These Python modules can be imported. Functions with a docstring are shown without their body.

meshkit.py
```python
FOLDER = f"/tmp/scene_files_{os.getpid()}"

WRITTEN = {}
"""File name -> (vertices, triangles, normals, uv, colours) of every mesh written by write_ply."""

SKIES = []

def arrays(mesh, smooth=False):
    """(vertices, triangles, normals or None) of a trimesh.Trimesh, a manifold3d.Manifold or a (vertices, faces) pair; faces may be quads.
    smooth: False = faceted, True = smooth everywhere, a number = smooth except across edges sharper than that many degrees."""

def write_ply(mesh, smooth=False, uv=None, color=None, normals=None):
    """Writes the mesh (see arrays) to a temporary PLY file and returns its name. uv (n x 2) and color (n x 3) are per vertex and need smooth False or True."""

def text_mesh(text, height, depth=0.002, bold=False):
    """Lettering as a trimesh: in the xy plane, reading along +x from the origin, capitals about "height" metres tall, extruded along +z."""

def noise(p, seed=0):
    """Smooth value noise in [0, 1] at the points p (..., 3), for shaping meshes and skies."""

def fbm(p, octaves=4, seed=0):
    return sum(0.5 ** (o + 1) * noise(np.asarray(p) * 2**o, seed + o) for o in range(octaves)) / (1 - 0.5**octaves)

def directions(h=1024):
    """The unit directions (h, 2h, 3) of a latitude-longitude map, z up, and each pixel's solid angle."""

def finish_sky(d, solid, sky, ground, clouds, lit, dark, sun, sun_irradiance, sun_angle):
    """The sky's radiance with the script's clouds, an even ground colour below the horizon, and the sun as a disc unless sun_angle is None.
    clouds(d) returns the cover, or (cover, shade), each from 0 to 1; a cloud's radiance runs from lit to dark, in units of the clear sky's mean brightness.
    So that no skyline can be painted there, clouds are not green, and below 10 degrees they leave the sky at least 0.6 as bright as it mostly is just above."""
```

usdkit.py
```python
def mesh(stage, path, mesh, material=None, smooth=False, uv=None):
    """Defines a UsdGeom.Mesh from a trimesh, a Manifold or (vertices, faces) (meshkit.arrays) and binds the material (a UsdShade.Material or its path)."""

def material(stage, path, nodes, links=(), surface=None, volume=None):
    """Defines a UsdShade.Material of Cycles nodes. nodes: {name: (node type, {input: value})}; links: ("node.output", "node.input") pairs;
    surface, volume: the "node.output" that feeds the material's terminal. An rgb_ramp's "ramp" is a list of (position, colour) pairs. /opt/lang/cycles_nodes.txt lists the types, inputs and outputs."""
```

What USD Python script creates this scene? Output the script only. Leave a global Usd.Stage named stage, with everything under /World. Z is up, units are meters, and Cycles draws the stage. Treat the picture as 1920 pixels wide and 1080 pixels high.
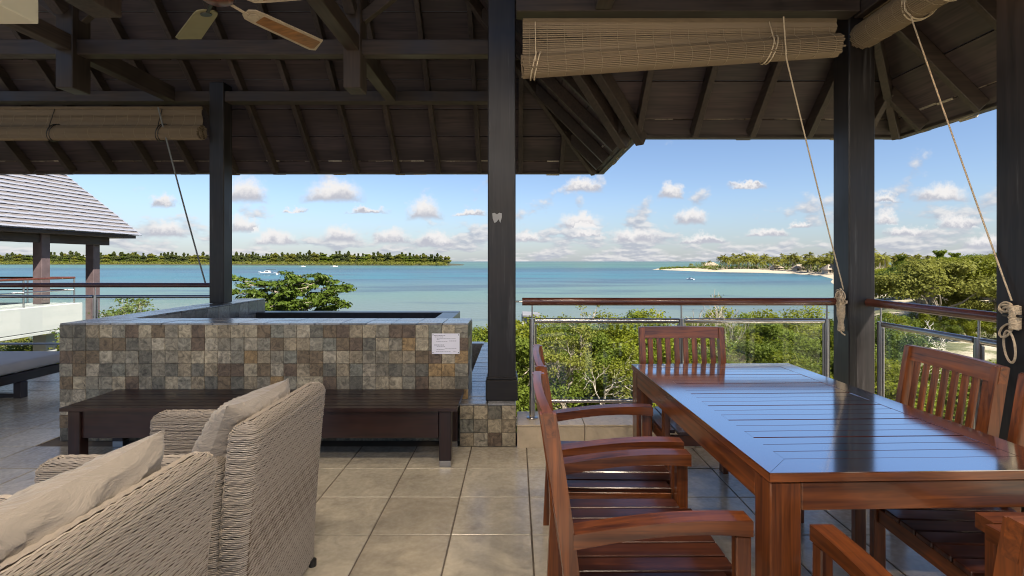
import math, random
import numpy as np, trimesh
import usdkit, meshkit
from pxr import Usd, UsdGeom, UsdLux, UsdShade, Gf, Sdf, Vt
from shapely.geometry import Polygon, Point, LineString

PI = math.pi
stage = Usd.Stage.CreateInMemory()
UsdGeom.SetStageUpAxis(stage, UsdGeom.Tokens.z)
UsdGeom.Xform.Define(stage, '/World'); UsdGeom.Scope.Define(stage, '/World/Looks')

# ------------------------------------------------------------------ camera, sky, sun, exposure
CAM_H = 1.42
cam = UsdGeom.Camera.Define(stage, '/World/camera')
cam.AddTranslateOp().Set(Gf.Vec3d(0, 0, CAM_H)); cam.AddRotateXOp().Set(90.0)
cam.CreateHorizontalApertureAttr(36.0); cam.CreateVerticalApertureAttr(20.25)
cam.CreateFocalLengthAttr(36.0 * 949 / 1920)
cam.CreateHorizontalApertureOffsetAttr(-6 * 36 / 1920.0); cam.CreateVerticalApertureOffsetAttr(-50 * 36 / 1920.0)
cam.CreateClippingRangeAttr(Gf.Vec2f(0.05, 60000))
cam.CreateExposureAttr(1.6)

SUN = np.array([0.48, -0.50, 0.74]); SUN = SUN / np.linalg.norm(SUN)
sun = UsdLux.DistantLight.Define(stage, '/World/sun')
sun.CreateIntensityAttr(1.25); sun.CreateAngleAttr(0.5); sun.CreateNormalizeAttr(True); sun.CreateColorAttr(Gf.Vec3f(1.0, 0.93, 0.82))
zax = Gf.Vec3d(*map(float, SUN)); xax = Gf.Cross(Gf.Vec3d(0, 0, 1), zax).GetNormalized(); yax = Gf.Cross(zax, xax)
sun.AddTransformOp().Set(Gf.Matrix4d(*xax, 0, *yax, 0, *zax, 0, 0, 0, 10, 1))

# cumulus seen over the lagoon: (tangent of azimuth, tangent of elevation of the base, half width, height)
PUFFS = [(625, 372, 52, 38), (458, 372, 40, 44), (795, 404, 30, 38), (308, 384, 24, 24), (455, 430, 30, 30), (312, 440, 36, 30), (515, 455, 42, 26), (640, 450, 34, 30),
         (735, 452, 34, 26), (820, 458, 34, 28), (1093, 355, 34, 24), (1257, 368, 22, 26), (1296, 416, 30, 30), (1088, 424, 40, 26), (1100, 440, 30, 16), (1192, 450, 48, 26),
         (1660, 376, 24, 18), (1765, 372, 50, 30), (1662, 416, 24, 26), (1795, 424, 40, 24), (1845, 462, 40, 26), (1400, 352, 34, 12), (550, 396, 22, 12), (690, 398, 34, 12), (880, 402, 30, 12),
         (990, 450, 30, 20), (1320, 455, 40, 16), (1440, 440, 40, 16), (1500, 425, 26, 12), (1700, 440, 40, 20)]


def sky_material():
    N = {'tc': ('texture_coordinate', {}), 'sky': ('sky_texture', {'sky_type': 'single_scattering', 'sun_disc': False, 'sun_elevation': math.asin(SUN[2]), 'sun_rotation': math.atan2(SUN[0], SUN[1]),
                                                                  'altitude': 0.0, 'air_density': 1.0, 'aerosol_density': 0.6, 'ozone_density': 2.2}),
         'sep': ('separate_xyz', {}), 'bg': ('background_shader', {'strength': 0.05})}
    L = [('tc.generated', 'sep.vector')]
    def m(name, op, a, b=None, c=None, clamp=False):
        inp = {'math_type': op, 'use_clamp': clamp}
        for k, v in (('value1', a), ('value2', b), ('value3', c)):
            if isinstance(v, str): L.append((v, f'{name}.{k}'))
            elif v is not None: inp[k] = v
        N[name] = ('math', inp); return f'{name}.value'
    yy = m('ymax', 'maximum', 'sep.y', 0.02)
    u, v = m('u', 'divide', 'sep.x', yy), m('v', 'divide', 'sep.z', yy)
    # wobble for billowing outlines
    az = m('az', 'arctan2', 'sep.x', 'sep.y')
    el = m('el', 'maximum', 'sep.z', 0.0)
    ele = m('ele', 'add', el, 0.045)
    la, lb = m('la', 'divide', az, ele), m('lb', 'logarithm', ele, 2.71828)
    N['p'] = ('combine_xyz', {'z': 3.7}); L += [(m('la2', 'multiply', az, 13.0), 'p.x'), (m('lb2', 'multiply', lb, 2.7), 'p.y')]
    N['n1'] = ('noise_texture', {'scale': 1.0, 'detail': 6.0, 'roughness': 0.55}); L.append(('p.vector', 'n1.vector'))
    N['uv'] = ('combine_xyz', {}); L += [(u, 'uv.x'), (v, 'uv.y')]
    N['n2'] = ('noise_texture', {'scale': 38.0, 'detail': 7.0, 'roughness': 0.66}); L.append(('uv.vector', 'n2.vector'))
    N['n2o'] = ('vector_math', {'math_type': 'subtract', 'vector2': (0.5, 0.5, 0.5)}); L.append(('n2.color', 'n2o.vector1'))
    N['n2s'] = ('vector_math', {'math_type': 'scale', 'scale': 0.052}); L.append(('n2o.vector', 'n2s.vector1'))
    N['uvd'] = ('vector_math', {'math_type': 'add'}); L += [('uv.vector', 'uvd.vector1'), ('n2s.vector', 'uvd.vector2')]
    N['sp2'] = ('separate_xyz', {}); L.append(('uvd.vector', 'sp2.vector'))
    # the flat bases wobble less than the tops
    N['uvb'] = ('vector_math', {'math_type': 'scale', 'scale': 0.25}); L.append(('n2s.vector', 'uvb.vector1'))
    N['spb'] = ('separate_xyz', {}); L.append(('uvb.vector', 'spb.vector'))
    vb = m('vb', 'add', v, 'spb.y')
    best, hue = None, None
    for i, (px, py, hw, hh) in enumerate(PUFFS):
        u0, v0, w, h = (px - 966) / 949, (490 - py) / 949, hw / 949 * 1.12, hh / 949 * 1.0
        N[f'a{i}'] = ('vector_math', {'math_type': 'subtract', 'vector2': (u0, v0, 0)}); L.append(('uvd.vector', f'a{i}.vector1'))
        N[f'b{i}'] = ('vector_math', {'math_type': 'multiply', 'vector2': (1 / w, 1 / h, 1)}); L.append((f'a{i}.vector', f'b{i}.vector1'))
        N[f'c{i}'] = ('vector_math', {'math_type': 'length'}); L.append((f'b{i}.vector', f'c{i}.vector1'))
        below = m(f'd{i}', 'multiply_add', vb, -1.0 / h * 2.0, v0 / h * 2.0)              # >0 below the base
        dd = m(f'e{i}', 'maximum', f'c{i}.value', m(f'ea{i}', 'add', below, 0.55))
        best = dd if best is None else m(f'f{i}', 'minimum', best, dd)
        hgt = m(f'g{i}', 'multiply_add', 'sp2.y', 1.0 / h, -v0 / h)                       # 0 base .. 1 top
        near = m(f'h{i}', 'less_than', f'c{i}.value', 1.35)
        hh_ = m(f'i{i}', 'multiply', near, m(f'j{i}', 'add', hgt, 0.35))
        hue = hh_ if hue is None else m(f'k{i}', 'maximum', hue, hh_)
    N['hero'] = ('map_range', {'range_type': 'smoothstep', 'from_min': 1.14, 'from_max': 0.50, 'to_min': 0.0, 'to_max': 1.0, 'clamp': True}); L.append((best, 'hero.value'))
    front = m('front', 'greater_than', 'sep.y', 0.05)
    hero = m('hero2', 'multiply', 'hero.result', front)
    # scattered small clouds, denser low down
    N['thr'] = ('map_range', {'from_min': 0.0, 'from_max': 0.20, 'to_min': 0.40, 'to_max': 0.68, 'clamp': True}); L.append((el, 'thr.value'))
    sc = m('sc', 'subtract', 'n1.fac', 'thr.result')
    N['scat'] = ('map_range', {'range_type': 'smoothstep', 'from_min': 0.0, 'from_max': 0.13, 'to_min': 0.0, 'to_max': 0.85, 'clamp': True}); L.append((sc, 'scat.value'))
    # shade of the scattered ones: brighter towards their tops
    N['p2'] = ('vector_math', {'math_type': 'add', 'vector2': (0.05, 0.16, 0)}); L.append(('p.vector', 'p2.vector1'))
    N['n3'] = ('noise_texture', {'scale': 1.0, 'detail': 4.0, 'roughness': 0.55}); L.append(('p2.vector', 'n3.vector'))
    dif = m('dif', 'subtract', 'n1.fac', 'n3.fac')
    N['lit'] = ('map_range', {'from_min': -0.05, 'from_max': 0.07, 'to_min': 0.0, 'to_max': 1.0, 'clamp': True}); L.append((dif, 'lit.value'))
    N['herolit'] = ('map_range', {'range_type': 'smoothstep', 'from_min': 0.25, 'from_max': 0.85, 'clamp': True, 'to_min': 0.0, 'to_max': 1.0}); L.append((hue, 'herolit.value'))
    N['grey'] = ('mix', {'color1': (3.2, 3.4, 3.95), 'color2': (5.4, 5.3, 5.3)}); L.append(('lit.result', 'grey.fac'))
    N['heroc'] = ('mix', {'color1': (3.5, 3.6, 4.05), 'color2': (6.0, 5.85, 5.8)}); L.append(('herolit.result', 'heroc.fac'))
    # aerial veil near the horizon
    N['veil'] = ('map_range', {'range_type': 'smoothstep', 'from_min': 0.0, 'from_max': 0.13, 'to_min': 0.42, 'to_max': 0.0, 'clamp': True}); L.append((el, 'veil.value'))
    N['tint'] = ('mix', {'mix_type': 'multiply', 'fac': 1.0, 'color2': (0.90, 0.93, 1.05)}); L.append(('sky.color', 'tint.color1'))
    N['m0'] = ('mix', {'color2': (2.35, 2.85, 3.65)}); L += [('veil.result', 'm0.fac'), ('tint.color', 'm0.color1')]
    N['m1'] = ('mix', {}); L += [(m('scatup', 'multiply', 'scat.result', m('above', 'greater_than', 'sep.z', 0.0)), 'm1.fac'), ('m0.color', 'm1.color1'), ('grey.color', 'm1.color2')]
    N['m2'] = ('mix', {}); L += [(hero, 'm2.fac'), ('m1.color', 'm2.color1'), ('heroc.color', 'm2.color2'), ('m2.color', 'bg.color')]
    return usdkit.material(stage, '/World/Looks/sky', N, L, surface='bg.background')


dome = UsdLux.DomeLight.Define(stage, '/World/sky')
dome.GetPrim().SetCustomDataByKey('kind', 'structure')
UsdShade.MaterialBindingAPI.Apply(dome.GetPrim()).Bind(sky_material())

# ------------------------------------------------------------------ helpers
counts = {}


def _unique(parent, name):
    k = (parent, name); n = counts.get(k, 0); counts[k] = n + 1
    return f'{parent}/{name}' if n == 0 else f'{parent}/{name}_{n:03d}'


def tag(prim, label=None, cat=None, group=None, kind=None):
    for k, v in (('label', label), ('category', cat), ('group', group), ('kind', kind)):
        if v: prim.SetCustomDataByKey(k, v)
    return prim


LOC = {}


def thing(name, loc=(0, 0, 0), rotz=0.0, label=None, cat=None, group=None, kind=None):
    path = _unique('/World', name)
    x = UsdGeom.Xform.Define(stage, path); x.AddTranslateOp().Set(Gf.Vec3d(*map(float, loc)))
    if rotz: x.AddRotateZOp().Set(float(rotz))
    tag(x.GetPrim(), label, cat, group, kind); LOC[path] = np.array(loc, float)
    return path


def copy(src, loc, rotz=0.0, scale=1.0, label=None, cat=None, group=None):
    name = src.split('/')[-1]
    if name[-4:-3] == '_' and name[-3:].isdigit(): name = name[:-4]
    path = _unique('/World', name)
    x = UsdGeom.Xform.Define(stage, path); p = x.GetPrim()
    p.GetReferences().AddInternalReference(Sdf.Path(src)); p.SetInstanceable(True)
    x.ClearXformOpOrder()
    x.AddTranslateOp(opSuffix='at').Set(Gf.Vec3d(*map(float, loc))); x.AddRotateZOp(opSuffix='turn').Set(float(rotz))
    s = scale if np.ndim(scale) else (scale,) * 3
    x.AddScaleOp(opSuffix='size').Set(Gf.Vec3f(*map(float, s)))
    tag(p, label, cat, group); return path


def put(name, mesh, mat, parent='/World', smooth=False, world=False, label=None, cat=None, group=None, kind=None):
    """one Mesh prim; world=True: the vertices are world coordinates and are taken back to the parent's frame"""
    v, f = np.array(mesh[0], float), np.array(mesh[1], int)
    if world:
        base = '/'.join(parent.split('/')[:3])
        v = v - LOC.get(base, 0)
    path = _unique(parent, name)
    m = usdkit.mesh(stage, path, (v, f), mat, smooth)
    tag(m.GetPrim(), label, cat, group, kind)
    return path


_cb = None


def cbox(x0, x1, y0, y1, z0, z1, b=0.004):
    """box with chamfered edges: 24 vertices, 44 triangles"""
    global _cb
    if _cb is None:
        s, mk = [], []
        for i in (-1, 1):
            for j in (-1, 1):
                for k in (-1, 1):
                    for a in range(3):
                        s.append((i, j, k)); mk.append([0.0 if q == a else 1.0 for q in range(3)])
        s, mk = np.array(s, float), np.array(mk)
        h = trimesh.convex.convex_hull(s - 0.2 * s * mk)
        from scipy.spatial import cKDTree
        order = cKDTree(s - 0.2 * s * mk).query(h.vertices)[1]
        _cb = (s, mk, order[h.faces])
    s, mk, f = _cb
    lo, hi = np.array([min(x0, x1), min(y0, y1), min(z0, z1)], float), np.array([max(x0, x1), max(y0, y1), max(z0, z1)], float)
    half, c = (hi - lo) / 2, (hi + lo) / 2
    b = min(b, 0.45 * half.min())
    return c + s * (half - b * mk), f


def pbox(x0, x1, y0, y1, z0, z1):
    """plain sharp-edged board"""
    m = trimesh.creation.box([x1 - x0, y1 - y0, z1 - z0]); return np.array(m.vertices) + np.array([(x0 + x1) / 2, (y0 + y1) / 2, (z0 + z1) / 2]), np.array(m.faces)


def merge(parts):
    vs, fs, n = [], [], 0
    for v, f in parts:
        vs.append(np.asarray(v, float)); fs.append(np.asarray(f) + n); n += len(v)
    return np.vstack(vs), np.vstack(fs)


def frame(d, up=(0, 0, 1)):
    d = np.asarray(d, float); d = d / np.linalg.norm(d)
    r = np.cross(d, up)
    if np.linalg.norm(r) < 1e-6: r = np.cross(d, (0, 1, 0))
    r /= np.linalg.norm(r); return d, r, np.cross(r, d)


def beam(p0, p1, w, h, b=0.004, up=(0, 0, 1)):
    """timber from p0 to p1 (centre line), w wide, h deep"""
    p0, p1 = np.array(p0, float), np.array(p1, float); L = np.linalg.norm(p1 - p0)
    d, r, u = frame(p1 - p0, up)
    v, f = cbox(-w / 2, w / 2, 0, L, -h / 2, h / 2, b)
    return p0 + v[:, :1] * r + v[:, 1:2] * d + v[:, 2:] * u, f


def tube(pts, rad, n=8, cap=True, closed=False):
    pts = np.asarray(pts, float); m = len(pts)
    rad = np.broadcast_to(np.asarray(rad, float), (m,))
    t = np.gradient(pts, axis=0) if not closed else np.roll(pts, -1, 0) - np.roll(pts, 1, 0)
    t /= np.maximum(np.linalg.norm(t, axis=1, keepdims=True), 1e-9)
    ref = np.array([0, 0, 1.0]) if abs(t[0][2]) < 0.9 else np.array([1.0, 0, 0])
    a = np.cross(t[0], ref); a /= np.linalg.norm(a); A = []
    for i in range(m):
        a = a - t[i] * (a @ t[i]); a /= max(np.linalg.norm(a), 1e-9); A.append(a)
    A = np.array(A); B = np.cross(t, A)
    th = np.arange(n) / n * 2 * PI
    v = (pts[:, None] + rad[:, None, None] * (np.cos(th)[None, :, None] * A[:, None] + np.sin(th)[None, :, None] * B[:, None])).reshape(-1, 3)
    f = []
    i = np.arange(m if closed else m - 1); j = np.arange(n)
    I, J = np.meshgrid(i, j, indexing='ij'); I2 = (I + 1) % m; J2 = (J + 1) % n
    q = np.stack([I * n + J, I * n + J2, I2 * n + J2, I2 * n + J], -1).reshape(-1, 4)
    f = np.vstack([q[:, [0, 1, 2]], q[:, [0, 2, 3]]])
    if cap and not closed:
        c0 = [[0, k + 1, k] for k in range(1, n - 1)]; c1 = [[(m - 1) * n, (m - 1) * n + k, (m - 1) * n + k + 1] for k in range(1, n - 1)]
        f = np.vstack([f, c0, c1])
    return v, f


def prism(poly, h0, h1, axis='z'):
    """polygon (list of 2D points) extruded between h0 and h1 along the axis"""
    m = trimesh.creation.extrude_polygon(Polygon(poly), h1 - h0, engine='earcut')
    v = np.array(m.vertices); v[:, 2] += h0
    if axis == 'y': v = np.stack([v[:, 0], v[:, 2], v[:, 1]], 1); return v, np.array(m.faces)[:, ::-1]
    if axis == 'x': v = np.stack([v[:, 2], v[:, 0], v[:, 1]], 1)
    return v, np.array(m.faces)


def slab(quad, thick):
    """a 3D planar polygon given thickness along its normal (upwards)"""
    q = np.array(quad, float); n = np.cross(q[1] - q[0], q[2] - q[0]); n /= np.linalg.norm(n)
    if n[2] < 0: q, n = q[::-1], -n
    k = len(q); v = np.vstack([q, q + n * thick]); f = []
    for i in range(1, k - 1): f += [[0, i + 1, i], [k, k + i, k + i + 1]]
    for i in range(k):
        j = (i + 1) % k; f += [[i, j, k + j], [i, k + j, k + i]]
    return v, np.array(f)


def lathe(profile, n=24):
    p = np.array(profile, float); th = np.arange(n) / n * 2 * PI
    v = np.stack([p[:, :1] * np.cos(th), p[:, :1] * np.sin(th), np.broadcast_to(p[:, 1:], (len(p), n))], -1).reshape(-1, 3)
    I, J = np.meshgrid(np.arange(len(p) - 1), np.arange(n), indexing='ij'); J2 = (J + 1) % n
    q = np.stack([I * n + J, I * n + J2, (I + 1) * n + J2, (I + 1) * n + J], -1).reshape(-1, 4)
    return v, np.vstack([q[:, [0, 1, 2]], q[:, [0, 2, 3]]])


def rot(mesh, ang, axis='z', about=(0, 0, 0)):
    v, f = mesh; c, s = math.cos(ang), math.sin(ang); o = np.array(about, float); w = np.asarray(v) - o
    i, j = {'z': (0, 1), 'x': (1, 2), 'y': (2, 0)}[axis]
    w = w.copy(); a, b = w[:, i].copy(), w[:, j].copy(); w[:, i], w[:, j] = c * a - s * b, s * a + c * b
    return w + o, f


def move(mesh, d): return np.asarray(mesh[0]) + np.array(d, float), mesh[1]


def at(px, py, y):
    """the point of the place that lies at depth y along the photograph's sight line"""
    return np.array([(px - 966) * y / 949, y, CAM_H + (490 - py) * y / 949])

# ------------------------------------------------------------------ materials
LK = '/World/Looks/'


def mat(name, N, L, s='p.BSDF'): return usdkit.material(stage, LK + name, N, L, surface=s)


def wood(name, dark, light, axis, rough=0.45, coat=0.0, scale=1.0, spec=0.5, bump=0.15, coat_ior=1.5, lacquer=0.0, wear=0.0, board=0.18):
    st = {'x': (0.7, 14, 14), 'y': (14, 0.7, 14), 'z': (14, 14, 0.7)}[axis]
    N = {'tc': ('texture_coordinate', {}), 'oi': ('object_info', {}), 'mp': ('mapping', {'scale': tuple(a * scale for a in st)}), 'off': ('vector_math', {'math_type': 'add'}),
         'n': ('noise_texture', {'scale': 3.0, 'detail': 5.0, 'roughness': 0.6, 'distortion': 0.6}), 'n2': ('noise_texture', {'scale': 2.3, 'detail': 3.0}),
         'r': ('rgb_ramp', {'ramp': [(0.3, dark), (0.52, tuple((a + b) / 2 for a, b in zip(dark, light))), (0.75, light)]}),
         'hv': ('hsv', {}), 'vv': ('map_range', {'from_min': 0.3, 'from_max': 0.7, 'to_min': 0.75, 'to_max': 1.25}),
         'bd': ('map_range', {'from_min': 0.0, 'from_max': 1.0, 'to_min': 1 - board, 'to_max': 1 + board}), 'bm': ('math', {'math_type': 'multiply'}),
         'b': ('bump', {'strength': bump, 'distance': 0.004}), 'rr': ('map_range', {'from_min': 0.3, 'from_max': 0.7, 'to_min': rough * 0.75, 'to_max': rough * 1.3}),
         'p': ('principled_bsdf', {'coat_weight': coat, 'coat_roughness': 0.13, 'coat_ior': coat_ior, 'specular_ior_level': spec})}
    L = [('tc.object', 'off.vector1'), ('oi.random', 'off.vector2'), ('off.vector', 'mp.vector'), ('mp.vector', 'n.vector'), ('tc.object', 'n2.vector'), ('n.fac', 'r.fac'), ('r.color', 'hv.color'),
         ('n2.fac', 'vv.value'), ('oi.random', 'bd.value'), ('vv.result', 'bm.value1'), ('bd.result', 'bm.value2'), ('bm.value', 'hv.value'), ('hv.color', 'p.base_color'), ('n.fac', 'b.height'), ('b.normal', 'p.normal'), ('n2.fac', 'rr.value'), ('rr.result', 'p.roughness')]
    if wear:                                          # scuffs and bleached streaks along the grain
        N.update({'wn': ('noise_texture', {'scale': 1.3, 'detail': 7.0, 'roughness': 0.7}), 'wm': ('map_range', {'from_min': 0.58, 'from_max': 0.74, 'to_min': 0.0, 'to_max': wear, 'clamp': True}), 'wx': ('mix', {'color2': (0.13, 0.125, 0.13)})})
        L = [x for x in L if x != ('hv.color', 'p.base_color')] + [('mp.vector', 'wn.vector'), ('wn.fac', 'wm.value'), ('wm.result', 'wx.fac'), ('hv.color', 'wx.color1'), ('wx.color', 'p.base_color')]
    if lacquer:                                       # thick glossy lacquer: mirrors the sky at low angles
        N.update({'lw': ('layer_weight', {'blend': 0.5}), 'pw': ('math', {'math_type': 'power', 'value2': 1.7}), 'fa': ('math', {'math_type': 'multiply_add', 'value2': lacquer, 'value3': 0.06, 'use_clamp': True}),
                  'gl': ('glossy_bsdf', {'color': (0.93, 0.96, 1.0), 'roughness': 0.10}), 'mx': ('mix_closure', {})})
        L += [('lw.facing', 'pw.value1'), ('pw.value', 'fa.value1'), ('fa.value', 'mx.fac'), ('p.BSDF', 'mx.closure1'), ('gl.BSDF', 'mx.closure2')]
    return mat(name, N, L, 'mx.closure' if lacquer else 'p.BSDF')


DW = {a: wood('dark_timber_' + a, (0.006, 0.005, 0.005), (0.018, 0.014, 0.014), a, 0.42, spec=0.45, wear=0.42) for a in 'xyz'}       # stained posts and beams
RW = {a: wood('roof_timber_' + a, (0.018, 0.012, 0.010), (0.052, 0.034, 0.026), a, 0.6) for a in 'xyz'}                   # rafters, ties
PLANK = wood('roof_plank', (0.026, 0.019, 0.021), (0.070, 0.046, 0.045), 'x', 0.65)
PLANKY = wood('roof_plank_side', (0.026, 0.019, 0.021), (0.070, 0.046, 0.045), 'y', 0.65)
TEAK = {a: wood('red_teak_' + a, (0.042, 0.010, 0.003), (0.235, 0.064, 0.012), a, 0.36, coat=0.45, spec=0.4, bump=0.05) for a in 'xyz'}
SEAT_SHADED = wood('shaded_seat_teak', (0.022, 0.006, 0.004), (0.085, 0.024, 0.010), 'x', 0.30, coat=0.5, bump=0.05)  # same teak as the chairs, with the shade on the seats put into its colour
TOP = {a: wood('table_teak_' + a, (0.050, 0.009, 0.006), (0.140, 0.030, 0.014), a, 0.24, coat=0.3, bump=0.04, lacquer=1.75) for a in 'xy'}
MAHO = {a: wood('dark_mahogany_' + a, (0.008, 0.0035, 0.0035), (0.027, 0.009, 0.007), a, 0.32, coat=0.25, bump=0.06) for a in 'xyz'}
RAILW = wood('handrail_wood', (0.055, 0.016, 0.010), (0.130, 0.040, 0.022), 'x', 0.28, coat=0.5, bump=0.03)
RAILWY = wood('handrail_wood_side', (0.055, 0.016, 0.010), (0.130, 0.040, 0.022), 'y', 0.28, coat=0.5, bump=0.03)


def plain(name, col, rough=0.5, metallic=0.0, nscale=6.0, var=0.15, bump=0.0, spec=0.5, bscale=60.0, bdist=0.002, sheen=0.0):
    N = {'tc': ('texture_coordinate', {}), 'n': ('noise_texture', {'scale': nscale, 'detail': 5.0, 'roughness': 0.6}),
         'r': ('rgb_ramp', {'ramp': [(0.25, tuple(c * (1 - var) for c in col)), (0.75, tuple(min(1, c * (1 + var)) for c in col))]}),
         'n2': ('noise_texture', {'scale': bscale, 'detail': 4.0}), 'b': ('bump', {'strength': bump, 'distance': bdist}),
         'p': ('principled_bsdf', {'roughness': rough, 'metallic': metallic, 'specular_ior_level': spec, 'sheen_weight': sheen})}
    L = [('tc.object', 'n.vector'), ('n.fac', 'r.fac'), ('r.color', 'p.base_color'), ('tc.object', 'n2.vector'), ('n2.fac', 'b.height')]
    if bump: L.append(('b.normal', 'p.normal'))
    return mat(name, N, L)


STEEL = plain('brushed_steel', (0.46, 0.45, 0.44), 0.28, 1.0, 3.0, 0.08)
DARKSTEEL = plain('dark_iron', (0.05, 0.05, 0.05), 0.4, 0.8)
WHITEPAINT = plain('white_render', (0.34, 0.35, 0.345), 0.6, nscale=1.5, var=0.06, bump=0.1)
CREAM = plain('cream_paint', (0.62, 0.58, 0.47), 0.6, nscale=1.0, var=0.04)
PAPER = plain('sign_paper', (0.74, 0.73, 0.80), 0.45, var=0.03)
INK = plain('sign_ink', (0.22, 0.22, 0.27), 0.6)
CONCRETE = plain('terrace_concrete', (0.30, 0.28, 0.25), 0.8, var=0.2, bump=0.3)
GROUT = plain('tile_grout', (0.13, 0.105, 0.08), 0.9, var=0.2)
SLATEGROUT = plain('slate_grout', (0.17, 0.155, 0.13), 0.9, var=0.2)
FABRIC = mat('taupe_cushion_fabric', {'tc': ('texture_coordinate', {}), 'n': ('noise_texture', {'scale': 7.0, 'detail': 4.0, 'roughness': 0.55, 'distortion': 1.8}), 'n2': ('noise_texture', {'scale': 420.0, 'detail': 2.0}),
              'mp': ('mapping', {'scale': (1.0, 1.0, 2.6)}), 'r': ('rgb_ramp', {'ramp': [(0.25, (0.215, 0.185, 0.15)), (0.75, (0.26, 0.225, 0.185))]}), 'b': ('bump', {'strength': 0.55, 'distance': 0.022}), 'b2': ('bump', {'strength': 0.25, 'distance': 0.001}),
              'p': ('principled_bsdf', {'roughness': 0.8, 'sheen_weight': 0.25})},
             [('tc.object', 'mp.vector'), ('mp.vector', 'n.vector'), ('tc.object', 'n2.vector'), ('n.fac', 'r.fac'), ('r.color', 'p.base_color'), ('n.fac', 'b.height'), ('n2.fac', 'b2.height'), ('b.normal', 'b2.normal'), ('b2.normal', 'p.normal')])
MATTRESS = plain('grey_mattress_fabric', (0.42, 0.42, 0.44), 0.85, nscale=3.0, var=0.08, bump=0.2, bscale=300.0, sheen=0.2)
ROPE = plain('jute_rope', (0.46, 0.37, 0.26), 0.9, nscale=60.0, var=0.3, bump=0.6, bscale=220.0)
CHIP = plain('worn_pale_patch', (0.30, 0.30, 0.31), 0.7)
TUBDARK = plain('tub_dark_tile', (0.020, 0.020, 0.024), 0.25, var=0.4, nscale=14)
FANBROWN = wood('fan_blade_wood', (0.12, 0.045, 0.012), (0.30, 0.13, 0.04), 'x', 0.45)
FANEDGE = plain('fan_pale_edge', (0.38, 0.31, 0.23), 0.55, nscale=20, var=0.2)
FANOLIVE = plain('fan_blade_olive', (0.22, 0.19, 0.10), 0.55, nscale=8, var=0.1)
FANRED = plain('fan_motor_red', (0.10, 0.025, 0.015), 0.3, var=0.2)
HULL = plain('white_hull', (0.82, 0.82, 0.82), 0.3, var=0.03)
CANVAS = plain('dark_canvas', (0.03, 0.035, 0.04), 0.7)


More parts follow.
